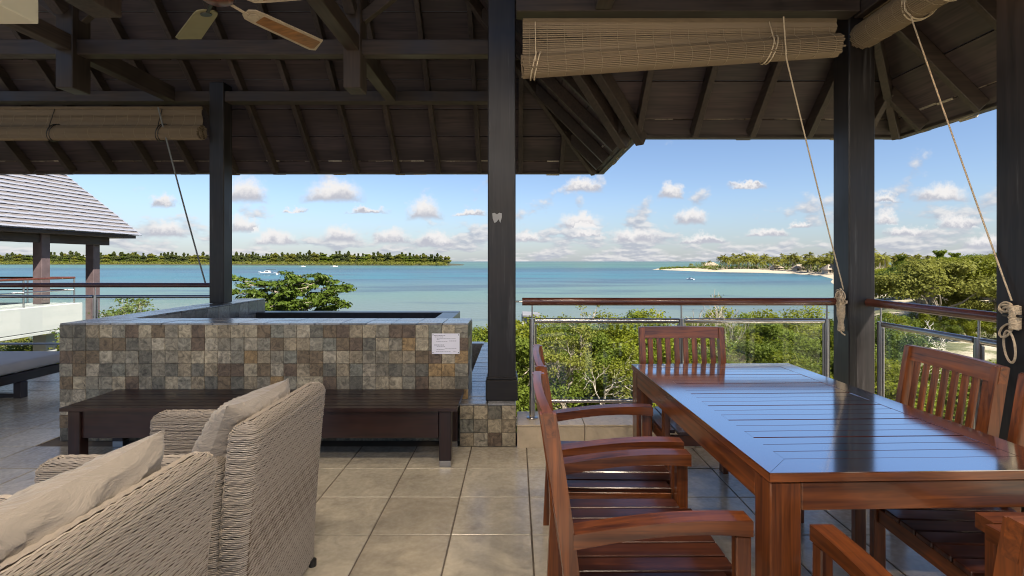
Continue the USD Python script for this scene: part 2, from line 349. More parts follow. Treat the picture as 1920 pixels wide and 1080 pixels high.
def tile_mat(name, ramp, rough, nscale, spread, bump, spec=0.5, coat=0.0, vein=True, interp=True):
    """each tile takes its own tone (object_info.random), with veining on top"""
    N = {'tc': ('texture_coordinate', {}), 'oi': ('object_info', {}), 'g': ('geometry', {}), 'pick': ('rgb_ramp', {'ramp': ramp, 'interpolate': interp}),
         'off': ('vector_math', {'math_type': 'multiply_add', 'vector2': (1, 1, 1)}), 'ov': ('combine_xyz', {}), 'om': ('math', {'math_type': 'multiply', 'value2': 37.0}),
         'n': ('noise_texture', {'scale': nscale, 'detail': 6.0, 'roughness': 0.62, 'distortion': 1.4}), 'n2': ('noise_texture', {'scale': nscale * 6, 'detail': 4.0}),
         'v': ('map_range', {'from_min': 0.28, 'from_max': 0.72, 'to_min': 1 - spread, 'to_max': 1 + spread}), 'hv': ('hsv', {}),
         'n3': ('noise_texture', {'scale': 1.1, 'detail': 6.0, 'roughness': 0.65}), 's3': ('map_range', {'from_min': 0.35, 'from_max': 0.62, 'to_min': 0.80, 'to_max': 1.08, 'clamp': True}), 'sm': ('math', {'math_type': 'multiply'}),
         'h2': ('map_range', {'from_min': 0.3, 'from_max': 0.7, 'to_min': 0.47, 'to_max': 0.53}),
         'add': ('math', {'math_type': 'add'}), 'b': ('bump', {'strength': bump, 'distance': 0.004}), 'rr': ('map_range', {'from_min': 0.3, 'from_max': 0.7, 'to_min': rough * 0.7, 'to_max': rough * 1.35}),
         'p': ('principled_bsdf', {'specular_ior_level': spec, 'coat_weight': coat, 'coat_roughness': 0.2})}
    L = [('oi.random', 'pick.fac'), ('oi.random', 'om.value1'), ('om.value', 'ov.x'), ('om.value', 'ov.y'), ('g.position', 'off.vector1'), ('ov.vector', 'off.vector3'),
         ('off.vector', 'n.vector'), ('off.vector', 'n2.vector'), ('n.fac', 'v.value'), ('pick.color', 'hv.color'), ('v.result', 'sm.value1'), ('g.position', 'n3.vector'), ('n3.fac', 's3.value'), ('s3.result', 'sm.value2'), ('sm.value', 'hv.value'), ('n2.fac', 'h2.value'), ('hv.color', 'p.base_color'),
         ('n.fac', 'add.value1'), ('n2.fac', 'add.value2'), ('add.value', 'b.height'), ('b.normal', 'p.normal'), ('n2.fac', 'rr.value'), ('rr.result', 'p.roughness')]
    return mat(name, N, L)


SLATE = tile_mat('slate_tile', [(0.0, (0.244, 0.200, 0.134)), (0.12, (0.127, 0.117, 0.091)), (0.25, (0.205, 0.181, 0.134)), (0.38, (0.322, 0.274, 0.190)), (0.50, (0.146, 0.107, 0.065)),
                               (0.60, (0.186, 0.181, 0.144)), (0.70, (0.263, 0.176, 0.083)), (0.76, (0.117, 0.083, 0.056)), (0.84, (0.214, 0.195, 0.149)), (0.93, (0.312, 0.274, 0.204))], 0.42, 21.0, 0.72, 0.6, interp=False)
SLATEGREY = tile_mat('slate_coping_tile', [(0.0, (0.12, 0.125, 0.135)), (0.5, (0.20, 0.205, 0.215)), (1.0, (0.27, 0.27, 0.27))], 0.20, 12.0, 0.4, 0.4, coat=0.5)
FLOOR = tile_mat('beige_floor_tile', [(0.0, (0.40, 0.35, 0.27)), (0.5, (0.46, 0.41, 0.32)), (1.0, (0.52, 0.465, 0.365))], 0.24, 6.0, 0.20, 0.22, coat=0.5)
KERB = tile_mat('beige_kerb_tile', [(0.0, (0.46, 0.37, 0.25)), (1.0, (0.54, 0.44, 0.31))], 0.35, 6.0, 0.12, 0.1)

GLASS = mat('pane_glass', {'t': ('transparent_bsdf', {'color': (0.965, 0.985, 0.975)}), 'g': ('glossy_bsdf', {'color': (0.9, 0.9, 0.9), 'roughness': 0.02}), 'f': ('layer_weight', {'blend': 0.5}), 'pw': ('math', {'math_type': 'power', 'value2': 5.0}), 'sc': ('math', {'math_type': 'multiply_add', 'value2': 0.90, 'value3': 0.035}), 'm': ('mix_closure', {})},
            [('f.facing', 'pw.value1'), ('pw.value', 'sc.value1'), ('sc.value', 'm.fac'), ('t.BSDF', 'm.closure1'), ('g.BSDF', 'm.closure2')], 'm.closure')
LAMP = mat('lamp_glow', {'e': ('emission', {'color': (1.0, 0.50, 0.16), 'strength': 160.0})}, [], 'e.emission')
FILL_LAMPW = mat('fill_lamp_glow', {'e': ('emission', {'color': (1.0, 0.84, 0.64), 'strength': 26.0})}, [], 'e.emission')  # glow of the fill downlights added out of view
FILL_LAMPN = mat('fill_lamp_glow_bright', {'e': ('emission', {'color': (1.0, 0.84, 0.64), 'strength': 100.0})}, [], 'e.emission')  # stronger glow for the nearer added fill downlights


def island_mat(name, ramp, rough=0.6, translucent=0.0, gloss=0.14, vary=0.25):
    """leaves, reeds and strands: tone by mesh island"""
    N = {'g': ('geometry', {}), 'oi': ('object_info', {}), 'r': ('rgb_ramp', {'ramp': ramp}), 'hv': ('hsv', {}), 'v': ('map_range', {'from_min': 0, 'from_max': 1, 'to_min': 1 - vary, 'to_max': 1 + vary}),
         'p': ('principled_bsdf', {'roughness': rough, 'specular_ior_level': gloss}), 't': ('translucent_bsdf', {}), 'm': ('mix_closure', {'fac': translucent})}
    L = [('g.random_per_island', 'r.fac'), ('oi.random', 'v.value'), ('v.result', 'hv.value'), ('r.color', 'hv.color'), ('hv.color', 'p.base_color'), ('hv.color', 't.color'), ('p.BSDF', 'm.closure1'), ('t.BSDF', 'm.closure2')]
    return mat(name, N, L, 'm.closure' if translucent else 'p.BSDF')


WICKER = island_mat('wicker_strand', [(0.0, (0.34, 0.295, 0.245)), (0.5, (0.55, 0.495, 0.43)), (1.0, (0.70, 0.645, 0.575))], 0.55)
WICKERCORE = plain('wicker_core', (0.10, 0.07, 0.045), 0.8)
REED = island_mat('blind_reed', [(0.0, (0.22, 0.165, 0.11)), (0.25, (0.50, 0.42, 0.31)), (0.7, (0.68, 0.60, 0.46)), (1.0, (0.80, 0.73, 0.60))], 0.6)
REEDCORE = plain('blind_core', (0.13, 0.09, 0.05), 0.8)
THREAD = plain('blind_thread', (0.30, 0.24, 0.16), 0.8)
SHINGLE = island_mat('grey_shingle', [(0.0, (0.17, 0.18, 0.215)), (0.5, (0.30, 0.315, 0.36)), (1.0, (0.43, 0.45, 0.50))], 0.6)
EAVESHINGLE = tile_mat('eave_shingle', [(0.0, (0.14, 0.10, 0.07)), (0.5, (0.28, 0.23, 0.17)), (1.0, (0.45, 0.39, 0.31))], 0.7, 20.0, 0.5, 0.4)
BARK = plain('pale_bark', (0.24, 0.20, 0.15), 0.85, nscale=9, var=0.4, bump=0.5, bscale=30, bdist=0.01)
DRYBARK = plain('dry_twig_bark', (0.34, 0.29, 0.23), 0.85, nscale=9, var=0.3)
LEAF_LIME = island_mat('leaf_lime', [(0.0, (0.158, 0.175, 0.013)), (0.5, (0.390, 0.328, 0.022)), (1.0, (0.725, 0.513, 0.037))], 0.5, 0.45)
LEAF_MID = island_mat('leaf_mid', [(0.0, (0.112, 0.144, 0.018)), (0.5, (0.347, 0.346, 0.035)), (0.85, (0.605, 0.499, 0.053)), (1.0, (0.806, 0.557, 0.088))], 0.5, 0.45)
LEAF_DARK = island_mat('leaf_dark', [(0.0, (0.071, 0.103, 0.018)), (0.5, (0.190, 0.211, 0.029)), (1.0, (0.403, 0.365, 0.053))], 0.5, 0.4)
LEAF_OLIVE = island_mat('leaf_olive', [(0.0, (0.153, 0.157, 0.029)), (0.5, (0.344, 0.322, 0.054)), (1.0, (0.630, 0.504, 0.096))], 0.6, 0.4)
LEAF_PINE = island_mat('leaf_casuarina', [(0.0, (0.067, 0.081, 0.023)), (0.5, (0.123, 0.125, 0.032)), (1.0, (0.202, 0.178, 0.042))], 0.7, 0.15)
FROND = island_mat('palm_frond', [(0.0, (0.135, 0.133, 0.016)), (0.5, (0.293, 0.249, 0.032)), (1.0, (0.608, 0.411, 0.053))], 0.5, 0.3)
THATCH = plain('grey_thatch', (0.26, 0.21, 0.16), 0.9, nscale=3, var=0.3)
ROCK = plain('dark_rock', (0.10, 0.085, 0.075), 0.9, nscale=4, var=0.5, bump=0.8, bscale=10, bdist=0.05)
GRASS = island_mat('grass_blade', [(0.0, (0.158, 0.178, 0.016)), (0.5, (0.336, 0.304, 0.032)), (1.0, (0.608, 0.446, 0.063))], 0.6, 0.3)

GROUND = mat('garden_soil', {'g': ('geometry', {}), 'n': ('noise_texture', {'scale': 0.22, 'detail': 6.0, 'roughness': 0.65}), 'n2': ('noise_texture', {'scale': 6.0, 'detail': 6.0, 'roughness': 0.7}),
                             'r': ('rgb_ramp', {'ramp': [(0.36, (0.055, 0.060, 0.022)), (0.48, (0.13, 0.125, 0.055)), (0.54, (0.34, 0.29, 0.21)), (0.70, (0.46, 0.40, 0.30))]}),
                             'a': ('math', {'math_type': 'multiply_add', 'value2': 0.25, 'value3': -0.125}), 'a2': ('math', {'math_type': 'add'}), 'b': ('bump', {'strength': 0.6, 'distance': 0.06}), 'p': ('principled_bsdf', {'roughness': 0.95})},
             [('g.position', 'n.vector'), ('g.position', 'n2.vector'), ('n2.fac', 'a.value1'), ('a.value', 'a2.value1'), ('n.fac', 'a2.value2'), ('a2.value', 'r.fac'), ('r.color', 'p.base_color'), ('n2.fac', 'b.height'), ('b.normal', 'p.normal')])
SAND = plain('beach_sand', (0.34, 0.285, 0.205), 0.95, nscale=0.05, var=0.12)
ISLESOIL = plain('island_soil', (0.035, 0.036, 0.018), 0.95, nscale=0.02, var=0.3)

# lagoon: pale sand shallows near the shore, turquoise, weed patches, greener towards the reef
SEA = mat('lagoon_water', {
    'g': ('geometry', {}), 's': ('separate_xyz', {}), 'lg': ('math', {'math_type': 'logarithm', 'value2': 10.0}),
    'mp': ('mapping', {'scale': (0.006, 0.020, 1)}), 'n': ('noise_texture', {'scale': 1.0, 'detail': 4.0, 'roughness': 0.5}), 'n4': ('noise_texture', {'scale': 2.3, 'detail': 5.0, 'roughness': 0.6}),
    'wob': ('math', {'math_type': 'multiply_add', 'value2': 0.22, 'value3': -0.11}), 'sum': ('math', {'math_type': 'add'}), 'mr': ('map_range', {'from_min': 1.6, 'from_max': 4.1, 'to_min': 0.0, 'to_max': 1.0, 'clamp': True}),
    'r': ('rgb_ramp', {'ramp': [(0.0, (0.101, 0.128, 0.113)), (0.088, (0.095, 0.125, 0.116)), (0.15, (0.084, 0.131, 0.111)), (0.21, (0.076, 0.130, 0.119)), (0.25, (0.049, 0.096, 0.117)), (0.30, (0.030, 0.103, 0.127)), (0.37, (0.035, 0.093, 0.124)), (0.42, (0.023, 0.060, 0.073)), (0.48, (0.049, 0.119, 0.089)), (0.60, (0.046, 0.103, 0.069)), (0.68, (0.068, 0.131, 0.092)), (0.80, (0.041, 0.085, 0.067)), (1.0, (0.041, 0.091, 0.086))]}),
    'wr': ('map_range', {'from_min': 0.49, 'from_max': 0.60, 'to_min': 0.0, 'to_max': 0.7, 'clamp': True}), 'mix': ('mix', {'color2': (0.030, 0.050, 0.075)}),
    'mw': ('mapping', {'scale': (0.55, 1.0, 1)}), 'w': ('noise_texture', {'scale': 0.9, 'detail': 5.0, 'roughness': 0.6}), 'b': ('bump', {'strength': 0.55, 'distance': 0.35}),
    'p': ('principled_bsdf', {'roughness': 0.30, 'specular_ior_level': 0.10})},
    [('g.position', 's.vector'), ('s.y', 'lg.value1'), ('g.position', 'mp.vector'), ('mp.vector', 'n.vector'), ('mp.vector', 'n4.vector'), ('n.fac', 'wob.value1'), ('wob.value', 'sum.value1'), ('lg.value', 'sum.value2'), ('sum.value', 'mr.value'),
     ('mr.result', 'r.fac'), ('r.color', 'mix.color1'), ('n4.fac', 'wr.value'), ('wr.result', 'mix.fac'), ('mix.color', 'p.base_color'), ('g.position', 'mw.vector'), ('mw.vector', 'w.vector'), ('w.fac', 'b.height'), ('b.normal', 'p.normal')])

LEAF_TIER = island_mat('leaf_tiered_tree', [(0.0, (0.060, 0.090, 0.012)), (0.5, (0.192, 0.222, 0.026)), (0.9, (0.396, 0.384, 0.048)), (1.0, (0.480, 0.324, 0.072))], 0.4, 0.3)

# ------------------------------------------------------------------ terrace floor, kerbs, base
rng = np.random.default_rng(7)
TS, GX, GY = 0.42, 0.086, 2.627
fl = thing('terrace_floor', (0, 3, 0), kind='structure')
for parts, z in (((-9.0, 2.95, -9.0, 4.22), 0), ((-9.0, -0.0, 4.22, 7.05), 0)):
    put('mortar_bed', cbox(parts[0], parts[1], parts[2], parts[3], -0.25, -0.006, 0.002), GROUT, fl, world=True)
for i in range(-18, 7):
    for j in range(-6, 11):
        x0, y0 = GX + i * TS, GY + j * TS
        cx, cy = x0 + TS / 2, y0 + TS / 2
        if cx > 2.75 or cy < 0.1 or y0 > 6.95 or (y0 > 3.8 and x0 + TS > -3.55) or cx < -7.4: continue
        if (cx < -1.1 * cy - 0.9 or abs(cx) > 1.25 * cy + 1.2): continue
        x1, y1 = min(x0 + TS, 2.78), y0 + TS
        dz = rng.uniform(0, 0.0012)
        put('tile', cbox(x0 + 0.004, x1 - 0.004, y0 + 0.004, min(y1, 7.0) - 0.004, -0.010, dz, 0.003), FLOOR, fl, world=True)

put('rear_paving', cbox(-8.9, 2.62, -8.9, -0.34, -0.0055, 0.001, 0.001), FLOOR, fl, world=True)

kb = thing('railing_kerb', (1.3, 4.0, 0), kind='structure')
put('kerb_core', cbox(0.02, 2.90, 3.862, 4.19, -0.02, 0.163, 0.002), GROUT, kb, world=True)
put('kerb_core', cbox(2.662, 2.90, -1.0, 3.86, -0.02, 0.163, 0.002), GROUT, kb, world=True)
xs = [0.012, 0.295, 0.53, 0.95, 1.37, 1.79, 2.21, 2.655]
for a, b in zip(xs[:-1], xs[1:]):
    put('face_tile', cbox(a + 0.003, b - 0.003, 3.85, 3.866, 0.0, 0.158, 0.002), KERB, kb, world=True)
    put('coping_tile', cbox(a + 0.003, b - 0.003, 3.846, 4.20, 0.1615, 0.176, 0.003), KERB, kb, world=True)
for k in range(11):
    y0 = -0.6 + k * 0.42
    put('face_tile', cbox(2.650, 2.668, y0 + 0.003, y0 + 0.417, 0.0, 0.158, 0.002), KERB, kb, world=True)
    put('coping_tile', cbox(2.646, 2.91, y0 + 0.003, min(y0 + 0.417, 3.842), 0.1615, 0.176, 0.003), KERB, kb, world=True)

tb = thing('terrace_base', (0, 3, -3), kind='structure')
put('side_wall', cbox(-8.9, 2.90, -8.9, 4.16, -4.2, -0.252, 0.01), CONCRETE, tb, world=True)
put('side_wall', cbox(-8.9, -0.04, 4.162, 7.0, -4.2, -0.254, 0.01), CONCRETE, tb, world=True)

# ------------------------------------------------------------------ stone tub, low stone wall
TX0, TX1, TYF, TYB, TZ = -3.60, -0.372, 4.0, 4.36, 0.93
tub = thing('stone_tub', (-2.0, 5.2, 0), label='square slate tiled plunge tub with a raised front wall behind the dark slatted bench', cat='tub')
LW = TX0 + 0.31
put('front_wall', cbox(TX0 + 0.012, TX1 - 0.012, TYF + 0.012, TYB - 0.012, 0, TZ - 0.014, 0.003), SLATEGROUT, tub, world=True)
put('left_wall', cbox(TX0 + 0.012, LW - 0.012, TYB - 0.012, 6.66, 0, TZ - 0.014, 0.003), SLATEGROUT, tub, world=True)
put('back_wall', cbox(LW - 0.012, -0.72, 6.42, 6.62, 0, 0.772, 0.004), TUBDARK, tub, world=True)
put('right_wall', cbox(-0.92, -0.72, TYB - 0.012, 6.42, 0, 0.770, 0.004), TUBDARK, tub, world=True)
WATER = mat('tub_water', {'g': ('geometry', {}), 'w': ('noise_texture', {'scale': 5.0, 'detail': 2.0}), 'b': ('bump', {'strength': 0.2, 'distance': 0.02}), 'p': ('principled_bsdf', {'base_color': (0.02, 0.045, 0.05), 'roughness': 0.04})},
            [('g.position', 'w.vector'), ('w.fac', 'b.height'), ('b.normal', 'p.normal')])
put('tub_water', cbox(LW, -0.92, TYB, 6.42, 0.2, 0.66, 0.001), WATER, tub, world=True)
t = 0.1046
ncol = 31; tw = (TX1 - TX0) / ncol
for r in range(9):
    z1 = TZ - 0.013 - r * 0.1017; z0 = z1 - 0.1017
    for c in range(ncol):
        d = rng.uniform(0, 0.006)
        put('wall_tile', cbox(TX0 + c * tw + 0.0007, TX0 + (c + 1) * tw - 0.0007, TYF - d, TYF + 0.014, max(z0, 0) + 0.0007, z1 - 0.0007, 0.002), SLATE, tub, world=True)
for c in range(16):
    a = TX0 + c * (TX1 - TX0) / 16
    for y0, y1 in ((TYF - 0.004, TYF + 0.18), (TYF + 0.18, TYB + 0.004)):
        put('coping_tile', cbox(a + 0.002, a + (TX1 - TX0) / 16 - 0.002, y0 + 0.002, y1 - 0.002, TZ - 0.014, TZ + rng.uniform(-0.001, 0.002), 0.003), SLATEGREY, tub, world=True)
for c in range(11):
    y0 = TYB + 0.004 + c * 0.2088
    put('coping_tile', cbox(TX0 - 0.002, TX0 + 0.152, y0 + 0.002, y0 + 0.2068, TZ - 0.014, TZ + rng.uniform(-0.001, 0.002), 0.003), SLATEGREY, tub, world=True)
    put('coping_tile', cbox(TX0 + 0.156, LW + 0.004, y0 + 0.002, y0 + 0.2068, TZ - 0.014, TZ + rng.uniform(-0.001, 0.002), 0.003), SLATEGREY, tub, world=True)
    for r in range(2):
        z1 = TZ - 0.016 - r * 0.16
        put('inner_tile', cbox(LW - 0.013, LW + rng.uniform(0, 0.003), y0 + 0.002, y0 + 0.2068, z1 - 0.158, z1, 0.003), SLATEGREY, tub, world=True)
for r in range(9):                                    # end faces
    z1 = TZ - 0.016 - r * 0.1017
    for c in range(3):
        a = TYF + 0.002 + c * 0.1187
        put('end_tile', cbox(TX1 - 0.013, TX1 + rng.uniform(0, 0.003), a + 0.012 * (c == 0), a + 0.116, max(z1 - 0.1, 0.001), z1, 0.0025), SLATE, tub, world=True)
for r in range(9):
    z1 = TZ - 0.016 - r * 0.1017
    for c in range(6):
        a = TYF + 0.016 + c * 0.44
        put('side_tile', cbox(TX0 - rng.uniform(0, 0.003), TX0 + 0.013, a, a + 0.437, max(z1 - 0.1, 0.001), z1, 0.0025), SLATE, tub, world=True)

sg = thing('notice_sign', (-0.5, TYF - 0.006, 0.83), label='small white printed notice fixed to the right end of the stone tub wall', cat='sign')
sx0, sx1, sz0, sz1 = (810 - 966) * 4 / 949, (862 - 966) * 4 / 949, CAM_H - 173.5 * 4 / 949, CAM_H - 135 * 4 / 949
put('sheet', cbox(sx0, sx1, TYF - 0.008, TYF - 0.0045, sz0, sz1, 0.0008), PAPER, sg, world=True)
w_, h_ = sx1 - sx0, sz1 - sz0
lines = [(0.08, 0.48, 0.905, 1.6), (0.11, 0.42, 0.83, 1), (0.18, 0.86, 0.755, 1), (0.18, 0.27, 0.70, 1.2), (0.16, 0.56, 0.62, 1), (0.63, 0.88, 0.635, 1.2), (0.08, 0.45, 0.44, 1.5), (0.18, 0.50, 0.355, 1.1), (0.47, 0.88, 0.285, 1), (0.17, 0.45, 0.225, 1.2), (0.15, 0.68, 0.12, 1), (0.76, 0.88, 0.14, 1)]
for a, b, zc, k in lines:                             # lines of print too small to read, broken into words
    x = sx0 + a * w_; end = sx0 + b * w_; ws = []
    while x < end - 0.003:
        L_ = min(rng.uniform(0.006, 0.016), end - x); zz = sz0 + zc * h_
        ws.append(cbox(x, x + L_, TYF - 0.0088, TYF - 0.0078, zz - 0.0016 * k, zz + 0.0016 * k, 0.0002)); x += L_ + 0.0028
    put('printed_line', merge(ws), INK, sg, world=True)
for a, b in ((0.04, 0.07), (0.96, 0.07), (0.04, 0.93), (0.96, 0.93)):
    put('screw', rot(move(lathe([(0, 0.0015), (0.003, 0.001), (0.0035, 0)], 10), (0, 0, 0)), PI / 2, 'x') if False else move(rot(lathe([(0, 0.0025), (0.003, 0.002), (0.004, 0)], 10), PI / 2, 'x'), (sx0 + a * w_, TYF - 0.008, sz0 + b * h_)), DARKSTEEL, sg, world=True)

pd = thing('stone_plinth', (-0.2, 4.0, 0), label='low slate tiled plinth wall under the middle timber post', cat='plinth')
PX0, PX1, PZ = -0.424, 0.004, 0.332
put('plinth_core', cbox(PX0 + 0.01, PX1 - 0.01, 3.882, 6.78, 0, PZ - 0.014, 0.003), SLATEGROUT, pd, world=True)
for r in range(3):
    z1 = PZ - 0.016 - r * 0.104
    for c in range(4):
        a = PX0 + c * 0.107
        put('face_tile', cbox(a + 0.0012, a + 0.1058, 3.87 - rng.uniform(0, 0.004), 3.884, max(z1 - 0.1025, 0.001), z1 - 0.0012, 0.0025), SLATE, pd, world=True)
    for c in range(14):
        y0 = 3.875 + c * 0.207
        for xx in (PX0, PX1): put('side_tile', cbox(xx - 0.012 if xx == PX1 else xx - rng.uniform(0, 0.003), xx + rng.uniform(0, .003) if xx == PX1 else xx + 0.012, y0 + 0.002, y0 + 0.205, max(z1 - 0.1025, 0.001), z1 - 0.0012, 0.0025), SLATE, pd, world=True)
for c in range(28):
    y0 = 3.866 + c * 0.1043
    for a, b in ((PX0 - 0.003, PX0 + 0.21), (PX0 + 0.213, PX1 + 0.003)):
        put('coping_tile', cbox(a + 0.0012, b - 0.0012, y0 + 0.0012, y0 + 0.103, PZ - 0.014, PZ + rng.uniform(-0.001, 0.0025), 0.003), SLATEGREY, pd, world=True)
# channel between tub and low wall
ch = thing('overflow_channel', (-0.57, 5.5, 0), label='narrow dark overflow channel between the tub and the low slate wall', cat='channel')
put('channel_floor', cbox(-0.718, PX0 - 0.002, 4.37, 6.60, 0.0, 0.08, 0.002), TUBDARK, ch, world=True)
put('channel_water', cbox(-0.716, PX0 - 0.004, 4.38, 6.60, 0.081, 0.10, 0.001), WATER, ch, world=True)
put('channel_end', cbox(-0.90, PX0 + 0.012, 6.625, 6.78, 0.0, 0.345, 0.004), SLATEGREY, ch, world=True)

# ------------------------------------------------------------------ timber posts
BZ = 3.28                                             # underside of the main beams


def post(x0, x1, y0, y1, z0, z1, label, collar=False):
    p = thing('timber_post', ((x0 + x1) / 2, (y0 + y1) / 2, z0), label=label, cat='post')
    put('shaft', cbox(x0, x1, y0, y1, z0, z1, 0.008), DW['z'], p, world=True)
    if collar:
        put('collar', merge([cbox(x0 - 0.016, x1 + 0.016, y0 - 0.016, y1 + 0.016, z0, z0 + 0.16, 0.006), cbox(x0 - 0.010, x1 + 0.010, y0 - 0.010, y1 + 0.010, z0 + 0.161, z0 + 0.185, 0.008)]), DW['x'], p, world=True)
    return p


pc = post(-0.214, 0.004, 3.95, 4.165, PZ + 0.003, 3.62, 'dark timber post with a moulded foot standing on the slate plinth in the middle', True)
v = np.array([(923, 400), (927, 399), (932, 402), (936, 399), (941, 400), (941, 407), (938, 418), (935, 411), (931, 416), (927, 418), (924, 410)], float)
put('worn_patch', prism([((a - 966) * 3.95 / 949, CAM_H + (490 - b) * 3.95 / 949) for a, b in v[::-1]], 3.9485, 3.951, 'y'), CHIP, pc, world=True, label='pale scraped patch at eye height')
pr = post(2.593, 2.796, 3.93, 4.13, 0.176, 3.62, 'dark timber corner post with a tied jute rope where the two railings meet', True)
pn = post(2.600, 2.805, 2.53, 2.742, 0.176, 3.62, 'dark timber post at the right edge with a looped rope', True)
pl = post(-3.545, -3.375, 5.86, 6.04, TZ + 0.003, 3.50, 'dark timber post standing on the left wall of the stone tub', False)
post(-7.4, -7.22, 5.86, 6.04, 0.0, 3.50, 'dark timber post beyond the left edge')

# ------------------------------------------------------------------ the roof over the terrace
ZE = 2.63
roof = thing('terrace_roof', (0, 4, 3), label='dark timber roof of the terrace seen from below with rafters, boards and eaves', cat='roof')
XL = -10.0
T_MAX = 4.0
YR = -2.0


def pt(plane, a, t):
    """point on the boarded underside: a along the eave, t inwards"""
    if plane == 'N': return (a, 6.96 - t, ZE + t)
    if plane == 'E': return (1.17 - t, a, ZE + t)
    if plane == 'M': return (a, 4.95 - t, ZE + t)
    return (3.75 - t, a, ZE + t)


LIM = {'N': (lambda t: XL, lambda t: 1.17 - t), 'E': (lambda t: 4.95 - t, lambda t: 6.96 - t), 'M': (lambda t: 1.17 - t, lambda t: 3.75 - t), 'R': (lambda t: YR, lambda t: 4.95 - t)}
PW = 0.135
for pl_ in 'NEMR':
    lo, hi = LIM[pl_]; k = 0; t0 = 0.0
    while t0 < T_MAX:
        t1 = min(t0 + PW, T_MAX)
        q = [pt(pl_, lo(t0 + .004), t0 + .002), pt(pl_, hi(t0 + .004), t0 + .002), pt(pl_, hi(t1), t1 - .002), pt(pl_, lo(t1), t1 - .002)]
        sh = 0.008 * (k % 2)
        put('roof_board', move(slab(q, 0.016), (0, 0, sh)), PLANK if pl_ in 'NM' else PLANKY, roof, world=True)
        t0 = t1; k += 1
    q = [pt(pl_, lo(-0.05), -0.05), pt(pl_, hi(-0.05), -0.05), pt(pl_, hi(T_MAX), T_MAX), pt(pl_, lo(T_MAX), T_MAX)]
    put('roof_cover', move(slab(q, 0.07), (0, 0, 0.042)), SHINGLE, roof, world=True)
put('roof_top', cbox(XL, -0.25, YR, 2.96, ZE + T_MAX + 0.03, ZE + T_MAX + 0.1, 0.004), PLANK, roof, world=True)
# rafters
RD, RWd = 0.115, 0.055
off = RD * 0.5 * math.sqrt(2) + 0.012


def rafter(pl_, a, t0, t1, w=RWd, d=RD, mat_=None):
    p, q = np.array(pt(pl_, a, t0)), np.array(pt(pl_, a, t1))
    o = np.array([0, 0, -d * 0.5 * math.sqrt(2) - 0.004])
    put('rafter', beam(p + o, q + o, w, d, 0.004), mat_ or RW['y'], roof, world=True)


for k in range(19):
    a = 0.62 - 0.552 * k
    tm = min(T_MAX, 1.17 - a) if a < 1.17 else 0
    rafter('N', a, 0.09, tm)
for a in (6.49, 6.02, 5.42):
    rafter('E', a, 0.09, min(T_MAX, 6.96 - a))
for a in (4.87, 4.32, 3.77):
    rafter('E', a, 4.95 - a + 0.06, min(T_MAX, 6.96 - a))
for k in range(9):
    a = 3.35 - 0.545 * k
    t0 = max(0.09, 1.17 - a) if a < 1.17 else 0.09
    if min(T_MAX, 3.75 - a) > t0 + 0.15: rafter('M', a, t0, min(T_MAX, 3.75 - a))
for k in range(12):
    a = 4.55 - 0.58 * k
    if a < YR + 0.1: break
    rafter('R', a, 0.09, min(T_MAX, 4.95 - a), mat_=RW['x'])


def diag(corner, t0, t1, w, d, side=0.0):
    c = np.array(corner, float); n = np.array([1, -1, 0]) / math.sqrt(2) * side
    p, q = c + np.array([-t0, -t0, t0]) + n, c + np.array([-t1, -t1, t1]) + n
    o = np.array([0, 0, -d * 0.55]); return beam(p + o, q + o, w, d, 0.004)


put('hip_rafter', diag((1.17, 6.96, ZE), 0.09, T_MAX, 0.06, 0.15), RW['y'], roof, world=True)
put('hip_rafter', diag((3.75, 4.95, ZE), 0.09, T_MAX, 0.06, 0.15), RW['y'], roof, world=True)
for s in (-0.095, 0.095): put('valley_rafter', diag((1.17, 4.95, ZE), 0.02, T_MAX, 0.085, 0.13, s), RW['y'], roof, world=True)
# eave edge: battens and rough shingle ends
put('eave_batten', beam((XL, 6.955, ZE + 0.008), (1.14, 6.955, ZE + 0.008), 0.04, 0.03), RW['x'], roof, world=True)
put('eave_batten', beam((1.165, 4.93, ZE + 0.010), (1.165, 6.97, ZE + 0.010), 0.04, 0.03), RW['y'], roof, world=True)
put('eave_batten', beam((1.19, 4.945, ZE + 0.008), (3.77, 4.945, ZE + 0.008), 0.04, 0.03), RW['x'], roof, world=True)
put('eave_batten', beam((3.745, YR, ZE + 0.010), (3.745, 4.92, ZE + 0.010), 0.04, 0.03), RW['y'], roof, world=True)


def eave_row(p0, p1, outward):
    p0, p1, o = np.array(p0, float), np.array(p1, float), np.array(outward, float); L_ = np.linalg.norm(p1 - p0); d = (p1 - p0) / L_; s = 0.0
    while s < L_ - 0.02:
        w = min(rng.uniform(0.09, 0.19), L_ - s)
        e = rng.uniform(0.018, 0.050); dr = rng.uniform(-0.010, 0.008)
        a, b = p0 + d * (s + 0.002), p0 + d * (s + w - 0.002)
        q = [a + o * e, b + o * (e + rng.uniform(-.006, .006)), b - o * 0.16 + (0, 0, 0.16), a - o * 0.16 + (0, 0, 0.16)]
        put('eave_shingle', move(slab(q, 0.026), (0, 0, 0.020 + dr - e * 0.6)), EAVESHINGLE, roof, world=True); s += w


eave_row((-7.8, 6.975, ZE), (1.20, 6.975, ZE), (0, 1, 0)); eave_row((1.18, 6.99, ZE), (1.18, 4.97, ZE), (1, 0, 0))
eave_row((1.21, 4.965, ZE), (3.78, 4.965, ZE), (0, 1, 0)); eave_row((3.765, 4.98, ZE), (3.765, 1.6, ZE), (1, 0, 0))
